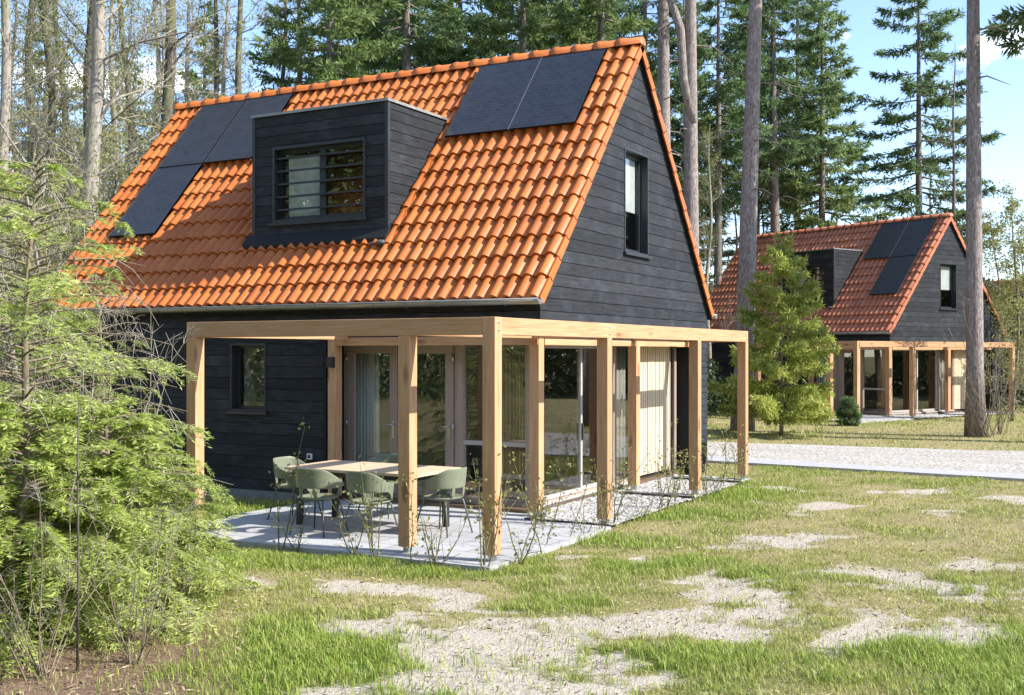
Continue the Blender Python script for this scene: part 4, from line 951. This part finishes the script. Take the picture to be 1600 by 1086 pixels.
woods('far_woods', sp, 'woods', 31, 11, 3.8, 2400, .5, 'green mass of distant woods behind the cottages')
sp = []
for i in range(80):
    px = rr.uniform(-200, 1700); d = rr.uniform(48, 72); s = rr.uniform(.5, 1.1) * (1.2 if px < 500 else .6); x, y = at(px, d); sp.append((x, y, s))
woods('far_thicket', sp, 'woods_twig', 32, 8, 3.0, 1400, .55, 'greyish thicket of distant bare bushes')
# woods behind the camera and to the right: what the windows mirror
sp = []
for i in range(84): a = R(rr.uniform(190, 335)); d = rr.uniform(34, 46); sp.append((CAM.x + math.cos(a) * d, CAM.y + math.sin(a) * d, rr.uniform(1.2, 1.75)))
for i in range(26): sp.append((rr.uniform(36, 48), rr.uniform(-26, 34), rr.uniform(.55, .85)))
for i in range(34): a = R(rr.uniform(15, 80)); d = rr.uniform(38, 56); sp.append((6 + math.cos(a) * d, 4 + math.sin(a) * d, rr.uniform(.6, 1.0)))
woods('mirrored_woods', sp, 'needle_fir', 33, 12.5, 4.4, 3000, .5, 'wood edge beyond the lawn, mirrored in the windows')
sp = [(*at(rr.uniform(1080, 1180), rr.uniform(37, 50)), rr.uniform(.7, 1.2)) for i in range(14)] + [(*at(rr.uniform(-60, 290), rr.uniform(20, 34)), rr.uniform(.7, 1.5)) for i in range(30)] + [(*at(rr.uniform(1590, 1700), rr.uniform(40, 50)), 1.2) for i in range(6)]
sp = [q for q in sp if not (q[0] > -13.5 and q[1] < 12)]
woods('undergrowth', sp, 'leaf_dark', 34, 1.7, 1.3, 900, .16, 'dark undergrowth below the trees')

# ------------------------------------------------------------------ hemlocks of the left foreground
def hemlock(seed, H, Rm, nb, ntw, nl, low=.05, ln=.060, wn=.0125, droop=.5, thin=0.):
    rs = np.random.RandomState(seed); tr = MB(); zs = np.linspace(0, H, 9); bx = rs.randn() * .15
    pt = lambda z: np.array([bx * math.sin(z * 1.2), .1 * math.sin(z * 1.5 + seed), z]); tr.tube([pt(z) for z in zs], [.045 * (1 - z / H) ** .8 + .006 for z in zs], 8)
    tw = MB(); PP, DD, RR = [], [], []
    for k in range(nb):
        f = (k + rs.rand()) / nb; z = H * (low + (1 - low) * f); a = k * 2.4 + rs.randn() * .4
        l = Rm * (1 - f) ** .65 * rs.uniform(.55, 1.15) + .2; n = 9; t = np.linspace(0, 1, n); c = np.zeros((n, 3)); wob = rs.randn(2) * .12
        c[:, 0] = np.cos(a + wob[0] * t) * t * l; c[:, 1] = np.sin(a + wob[0] * t) * t * l; c[:, 2] = l * ((.45 - .3 * (1 - f)) * t - droop * t ** 2.2 * .75 + wob[1] * .3 * t)
        c += pt(z); c[:, 2] = np.maximum(c[:, 2], .04); tr.tube(list(c[::2]), [.009 * (1 - q) + .0025 for q in t[::2]], 4, False)
        bt = rs.rand()
        if rs.rand() < thin * (.4 + f): 
            for q in range(6):
                i = rs.randint(3, n - 1); d = norm(rs.randn(3) + np.array([0, 0, -.9])); tw.tube([c[i], c[i] + d * .16, c[i] + d * .3 + np.array([0, 0, -.08])], [.004, .003, .0015], 3, False)
            continue
        for j in range(int(ntw * (l / Rm)) + 3):
            q = rs.uniform(.12, 1) ** .8 * (n - 1.001); i = int(q); b = c[i] + (c[i + 1] - c[i]) * (q - i); ax = norm(c[i + 1] - c[i]); sd_ = norm(np.cross(ax, [0, 0, 1.])) * (1 if j % 2 else -1)
            d = norm(ax * rs.uniform(.5, 1.2) + sd_ * rs.uniform(.3, .9) + np.array([0, 0, rs.uniform(-.45, .12)])); L = (.16 + .22 * rs.rand()) * (1.15 - q / (n - 1) * .55) * min(1.2, l)
            m = 4; tq = np.linspace(0, 1, m)[:, None]; pp = b + d * L * tq + np.array([0, 0, -1.]) * (L * .35 * tq ** 2); tw.tube(list(pp), [.0035, .003, .0022, .0012], 3, False)
            u = np.linspace(.05, 1, nl)[:, None]; P = b + d * L * u + np.array([0, 0, -1.]) * (L * .35 * u ** 2); s2 = norm(np.cross(d, [0, 0, 1.]))
            sg = np.where(np.arange(nl) % 2, 1., -1.)[:, None]; D = norm(d * .65 + s2 * sg * .8 + rs.randn(nl, 3) * .28); PP.append(P); DD.append(D); RR.append(np.clip(.35 * bt + .65 * rs.rand(nl) + .15 * (u[:, 0] - .5), 0, 1))
    P = np.concatenate(PP); D = np.concatenate(DD); N = sidevec(rs, D, .55); V, F = kites(P, D, N, ln * rs.uniform(.7, 1.3, len(P)), wn * rs.uniform(.8, 1.3, len(P)))
    o = tr.build('trunk', M['twig_brown']); q = tw.build('twigs', M['twig_grey']); L = [('trunk', o.data), ('twigs', q.data), ('crown', npmesh('crown', V, F, M['needle_hemlock'], np.concatenate(RR)))]
    bpy.data.objects.remove(o); bpy.data.objects.remove(q); return L
PROTO['hemA'] = hemlock(51, 3.9, 1.7, 135, 17, 26, thin=.48, droop=.40)
PROTO['hemB'] = hemlock(52, 1.9, 1.15, 120, 20, 26, droop=.38)
GH = 'feathery hemlocks in the left foreground'
plant('hemA', 'hemlock_tree', at(50, 9.6), 0.4, 1.0, 'tall feathery hemlock with sparse grey top at the left edge of the lawn', 'tree', GH)
plant('hemA', 'hemlock_tree', at(-40, 12.2), 2.4, 1.08, 'second tall hemlock, half outside the photo behind the first', 'tree', GH)
plant('hemA', 'hemlock_tree', at(160, 13.0), 4.1, (.68, .68, .80), 'middle sized hemlock whose sprays reach in front of the left pergola post', 'tree', GH)
plant('hemB', 'hemlock_tree', at(165, 9.4), 0.2, .95, 'low bushy bright hemlock nearest the leaf litter', 'tree', GH)
plant('hemB', 'hemlock_tree', at(20, 8.6), 1.7, .95, 'low bushy hemlock at the bottom left edge', 'tree', GH)
plant('hemB', 'hemlock_tree', at(215, 11.0), 3.0, .72, 'small hemlock at the edge of the grass below the left post', 'tree', GH)
# bare twigs and a stake in front
for i, (px, d, rz, s, lab) in enumerate([(60, 7.7, 0, .75, 'bare grey twiggy shrub at the bottom left, in front of the hemlocks'), (215, 8.0, 2, .62, 'bare arching twigs right of the thin dark sapling'), (290, 9.6, 4, .55, 'dry bare stems at the right end of the hemlock clump'), (130, 10.6, 1.2, 1.35, 'tall grey bare shrub with its twigs against the cottage eave'), (10, 9.0, 3.2, 1.25, 'tall bare shrub at the left photo edge')]):
    plant('twiggy', 'bare_shrub', at(px, d), rz, s, lab, 'shrub', 'bare shrubs in the left foreground')
mb = MB(); mb.tube([(0, 0, -.05), (.01, 0, .7), (-.01, .01, 1.3), (.012, 0, 1.85)], [.010, .009, .007, .004], 7); mb.tube([(-.01, .01, 1.3), (.1, .02, 1.45)], [.006, .003], 4); mb.tube([(.0, .0, 1.0), (-.09, .02, 1.2)], [.006, .003], 4)
o = mb.build('thin_sapling', M['bark_dark']); o.location = (*at(121, 7.85), 0); tag(o, 'single thin dark upright sapling before the hemlocks', 'sapling')

# ------------------------------------------------------------------ young stalks along the terrace
def stalk(seed, h, n, leaves, tilt):
    rs = np.random.RandomState(seed); st = MB(); tips = []
    for k in range(n):
        a = rs.rand() * 6.28; l = h * rs.uniform(.6, 1.05); q = [np.array([rs.randn() * .03, rs.randn() * .03, -.04])]; d = norm(np.array([math.cos(a) * tilt, math.sin(a) * tilt, 1.]))
        for i in range(5): d = norm(d + rs.randn(3) * .10 + np.array([0, 0, .05])); q.append(q[-1] + d * l / 5)
        st.tube(q, [.008, .007, .006, .005, .0035, .002], 5, False); tips += q[1:]
        for j in range(5): i = rs.randint(1, 5); dd = norm(d + rs.randn(3) * .6); L = rs.uniform(.08, .25); st.tube([q[i], q[i] + dd * L], [.004, .0015], 4, False); tips.append(q[i] + dd * L)
    T = np.array(tips); P = T[rs.randint(0, len(T), leaves)] + rs.randn(leaves, 3) * .035; D = norm(rs.randn(leaves, 3) + np.array([0, 0, .4])); V, F = kites(P, D, sidevec(rs, D), rs.uniform(.03, .06, leaves), rs.uniform(.018, .034, leaves))
    o = st.build('stem', M['stalk']); me = o.data; bpy.data.objects.remove(o); return [('stem', me), ('leaves', npmesh('leaves', V, F, M['leaf_bud'], rs.rand(leaves)))]
for i, (h, n, lf, tl) in enumerate([(1.25, 2, 90, .12), (.95, 3, 50, .45), (1.1, 4, 130, .2), (.8, 5, 35, .5), (1.35, 1, 60, .1), (.6, 5, 160, .35)]): PROTO['stalk%d' % i] = stalk(60 + i, h, n, lf, tl)
GK = 'young climbing plants along the terrace edge'
for x, y, k, s, rz, lab in [(-2.62, -.30, 0, 1.15, 0, 'tallest leafy stalk before the left end of the garden table'), (-2.35, -.32, 1, .95, 1, 'splayed bare stalks before the left near chair'), (-1.55, -.32, 1, 1.0, 2.2, 'splayed stalks before the right near chair'), (-1.25, -.30, 2, 1.0, .7, 'leafy stalk climbing left of the second pergola post'),
        (-.75, -.30, 4, .9, 2, 'thin stalk between the two nearest posts'), (-.50, -.32, 3, 1.1, 3.3, 'spreading stalks between the two nearest posts'), (-.06, -.22, 2, 1.15, 4, 'leafy stalk against the corner post'), (.16, .25, 1, 1.2, 5, 'leaning bare stems just right of the corner post'), (.15, .8, 4, 1.0, 0, 'single upright stalk right of the corner post'),
        (-.75, 2.55, 5, 1.0, 0, 'bushy yellow-green plant at the foot of the inner corner post')]:
    plant('stalk%d' % k, 'young_climber', (x, y), rz, s, lab, 'climber', GK)
for i in range(18):
    y = 1.4 + i * .42 + rr.uniform(-.1, .1); plant('stalk%d' % rr.choice([1, 3, 4, 4, 2, 0]), 'young_climber', (rr.uniform(-.12, .1), y), rr.uniform(0, 6), rr.uniform(.7, 1.05), 'thin young stalk in the row along the white gravel bed', 'climber', GK)
for i in range(5): plant('stalk%d' % rr.choice([1, 3]), 'young_climber', tuple((Matrix.Rotation(ROT2, 2) @ Vector((rr.uniform(-3.5, 0), -.3))) + Vector(ORG2)), i, .95, 'thin stalks before the far cottage terrace', 'climber', GK)

# ------------------------------------------------------------------ grass, straw and pebbles
def blades(n, d0, d1, seed, hs, ws, name, label, thr=.5):
    rs = np.random.RandomState(seed); d = np.sqrt(rs.uniform(d0 ** 2, d1 ** 2, n)); u = rs.uniform(-.54, .54, n)
    x = CAM.x + FW[0] * d + RT[0] * u * d; y = CAM.y + FW[1] * d + RT[1] * u * d
    sd_, gr_, lt_ = masks(x, y); dens = fbm(x, y, 90, 5)
    keep = ~hard(x, y) & (rs.rand(n) < np.clip(1.05 - sd_ * 1.25 + (vnoise(x, y, 99, 7) - .5) * .9, .06, 1) * np.clip(.35 + gr_ * .5 + (dens - .4) * 1.6, .06, 1)) & (rs.rand(n) > lt_ * .85)
    x, y, gr_ = x[keep], y[keep], gr_[keep]; n = len(x)
    softn = np.clip(np.minimum.reduce([np.hypot(np.clip(np.abs(x + 5.4) - 5.5, 0, 9), np.clip(np.abs(y - 4.8) - 5.2, 0, 9)), np.abs(np.clip(11.2 - y, 0, 9))]) / 1.2, 0, 1)
    z = -.03 + hgt(x, y) * softn * (np.hypot(x, y) < 60); tuft = fbm(x, y, 95, 3)
    H = hs * (.5 + gr_ * .85 + np.clip(tuft - .45, 0, 1) * 1.6) * rs.uniform(.5, 1.4, n); a = rs.rand(n) * 6.28; ln = rs.uniform(.15, .95, n); Wd = ws * rs.uniform(.6, 1.4, n)
    D = np.stack([np.cos(a), np.sin(a), np.zeros(n)], 1); N = np.stack([-np.sin(a + rs.randn(n)), np.cos(a), np.zeros(n)], 1); B = np.stack([x, y, z], 1); up = np.array([0, 0, 1.])
    m = B + up * (H * .6)[:, None] + D * (H * ln * .3)[:, None]; t = B + up * (H * (1 - ln * .25))[:, None] + D * (H * ln)[:, None]
    V = np.stack([B - N * Wd[:, None] * .5, B + N * Wd[:, None] * .5, m + N * Wd[:, None] * .4, m - N * Wd[:, None] * .4, t], 1).reshape(-1, 3)
    I = np.arange(n)[:, None] * 5; F = np.concatenate([I + np.array([[0, 1, 2]]), I + np.array([[0, 2, 3]]), I + np.array([[3, 2, 4]])], 1).reshape(-1, 3); r_ = np.repeat(rs.rand(n), 3); g_ = np.repeat(np.clip(gr_ + rs.randn(n) * .22, 0, 1), 3)
    o = link(name, npmesh(name, V, F, M['grass'], r_, {'green': ('FACE', g_)})); tag(o, label, 'grass', kind='stuff')
blades(330000, 6.4, 12.5, 71, .055, .0055, 'grass', 'short patchy lawn grass in the foreground')
blades(240000, 12.5, 23, 72, .06, .009, 'grass', 'short lawn grass around the near cottage')
blades(150000, 23, 48, 73, .08, .02, 'grass', 'grass around the far cottage beyond the road')
# straw, twigs and crumbs lying on the lawn
rs = np.random.RandomState(80); n = 15000; d = np.sqrt(rs.uniform(6.4 ** 2, 15 ** 2, n)); u = rs.uniform(-.54, .54, n); x = CAM.x + FW[0] * d + RT[0] * u * d; y = CAM.y + FW[1] * d + RT[1] * u * d
k = ~hard(x, y); x, y = x[k], y[k]; sdd, grr, ltt = masks(x, y); k = rs.rand(len(x)) < .25 + sdd * .4 + ltt; x, y = x[k], y[k]; n = len(x)
softn = np.clip(np.minimum.reduce([np.hypot(np.clip(np.abs(x + 5.4) - 5.5, 0, 9), np.clip(np.abs(y - 4.8) - 5.2, 0, 9)), np.abs(np.clip(11.2 - y, 0, 9))]) / 1.2, 0, 1)
P = np.stack([x, y, -.012 + hgt(x, y) * softn + rs.rand(n) * .012], 1); D = norm(rs.randn(n, 3) * np.array([1, 1, .25])); V, F = kites(P, D, sidevec(rs, D, .4), rs.uniform(.02, .09, n), rs.uniform(.004, .018, n))
me = npmesh('leaf_litter', V, F, M['curtain'], rs.rand(n)); m = bpy.data.materials.new('dead_leaves'); m.use_nodes = True; t = NT(m.node_tree)
c = t.ramp(t.n('ShaderNodeAttribute', attribute_name='rnd').outputs['Fac'], [(0., (.10, .07, .04)), (.4, (.24, .17, .10)), (.8, (.40, .31, .19)), (1., (.6, .5, .34))]); p = t.n('ShaderNodeBsdfPrincipled', {'Base Color': c, 'Roughness': .9}); t.n('ShaderNodeOutputMaterial', {'Surface': p.outputs[0]})
me.materials[0] = m; tag(link('leaf_litter', me), 'dead leaves and straw scattered over sand and lawn', 'leaf litter', kind='stuff')

n = 1500; rs = np.random.RandomState(90); d = np.sqrt(rs.uniform(6.4 ** 2, 16 ** 2, n)); u = rs.uniform(-.54, .54, n); x = CAM.x + FW[0] * d + RT[0] * u * d; y = CAM.y + FW[1] * d + RT[1] * u * d
k = ~hard(x, y); x, y = x[k], y[k]; sdd, grr, ltt = masks(x, y); k = rs.rand(len(x)) < .12 + sdd * .9; x, y = x[k], y[k]; n = len(x)
oc = np.array([(1, 0, 0), (0, 1, 0), (-1, 0, 0), (0, -1, 0), (0, 0, 1.), (0, 0, -.6)]); sz = rs.uniform(.005, .016, n) * (1 + (rs.rand(n) > .97) * 1.)
V = oc[None] * sz[:, None, None] * rs.uniform(.5, 1.3, (n, 6, 1)) * np.array([1.3, 1, .7]); an = rs.rand(n) * 6.28; ca, sa = np.cos(an)[:, None], np.sin(an)[:, None]
softn = np.clip(np.minimum.reduce([np.hypot(np.clip(np.abs(x + 5.4) - 5.5, 0, 9), np.clip(np.abs(y - 4.8) - 5.2, 0, 9)), np.abs(np.clip(11.2 - y, 0, 9))]) / 1.2, 0, 1)
Z0_ = -.025 + hgt(x, y) * softn; V = np.stack([V[..., 0] * ca - V[..., 1] * sa + x[:, None], V[..., 0] * sa + V[..., 1] * ca + y[:, None], V[..., 2] + Z0_[:, None] + .003], -1).reshape(-1, 3)
F = (np.arange(n)[:, None, None] * 6 + np.array([[0, 1, 4], [1, 2, 4], [2, 3, 4], [3, 0, 4], [1, 0, 5], [2, 1, 5], [3, 2, 5], [0, 3, 5]])).reshape(-1, 3)
me = npmesh('soil_clods', V, F, m, np.repeat(rs.rand(n), 8)); tag(link('soil_clods', me), 'small clods and crumbs lying on the sandy patches', 'clods', kind='stuff')

n = 260; rs = np.random.RandomState(95); x = rs.uniform(-4.6, .0, n); y = rs.uniform(-.2, 2.75, n); P = np.stack([x, y, np.full(n, .034)], 1); D = norm(rs.randn(n, 3) * np.array([1, 1, .12])); N = norm(np.cross(D, np.array([0, 0, 1.])) + rs.randn(n, 3) * .15)
V, F = kites(P, D, N, rs.uniform(.015, .06, n), rs.uniform(.004, .022, n)); tag(link('terrace_litter', npmesh('terrace_litter', V, F, m, rs.rand(n))), 'a few dead leaves and needles blown onto the paved terrace', 'leaf litter', kind='stuff')
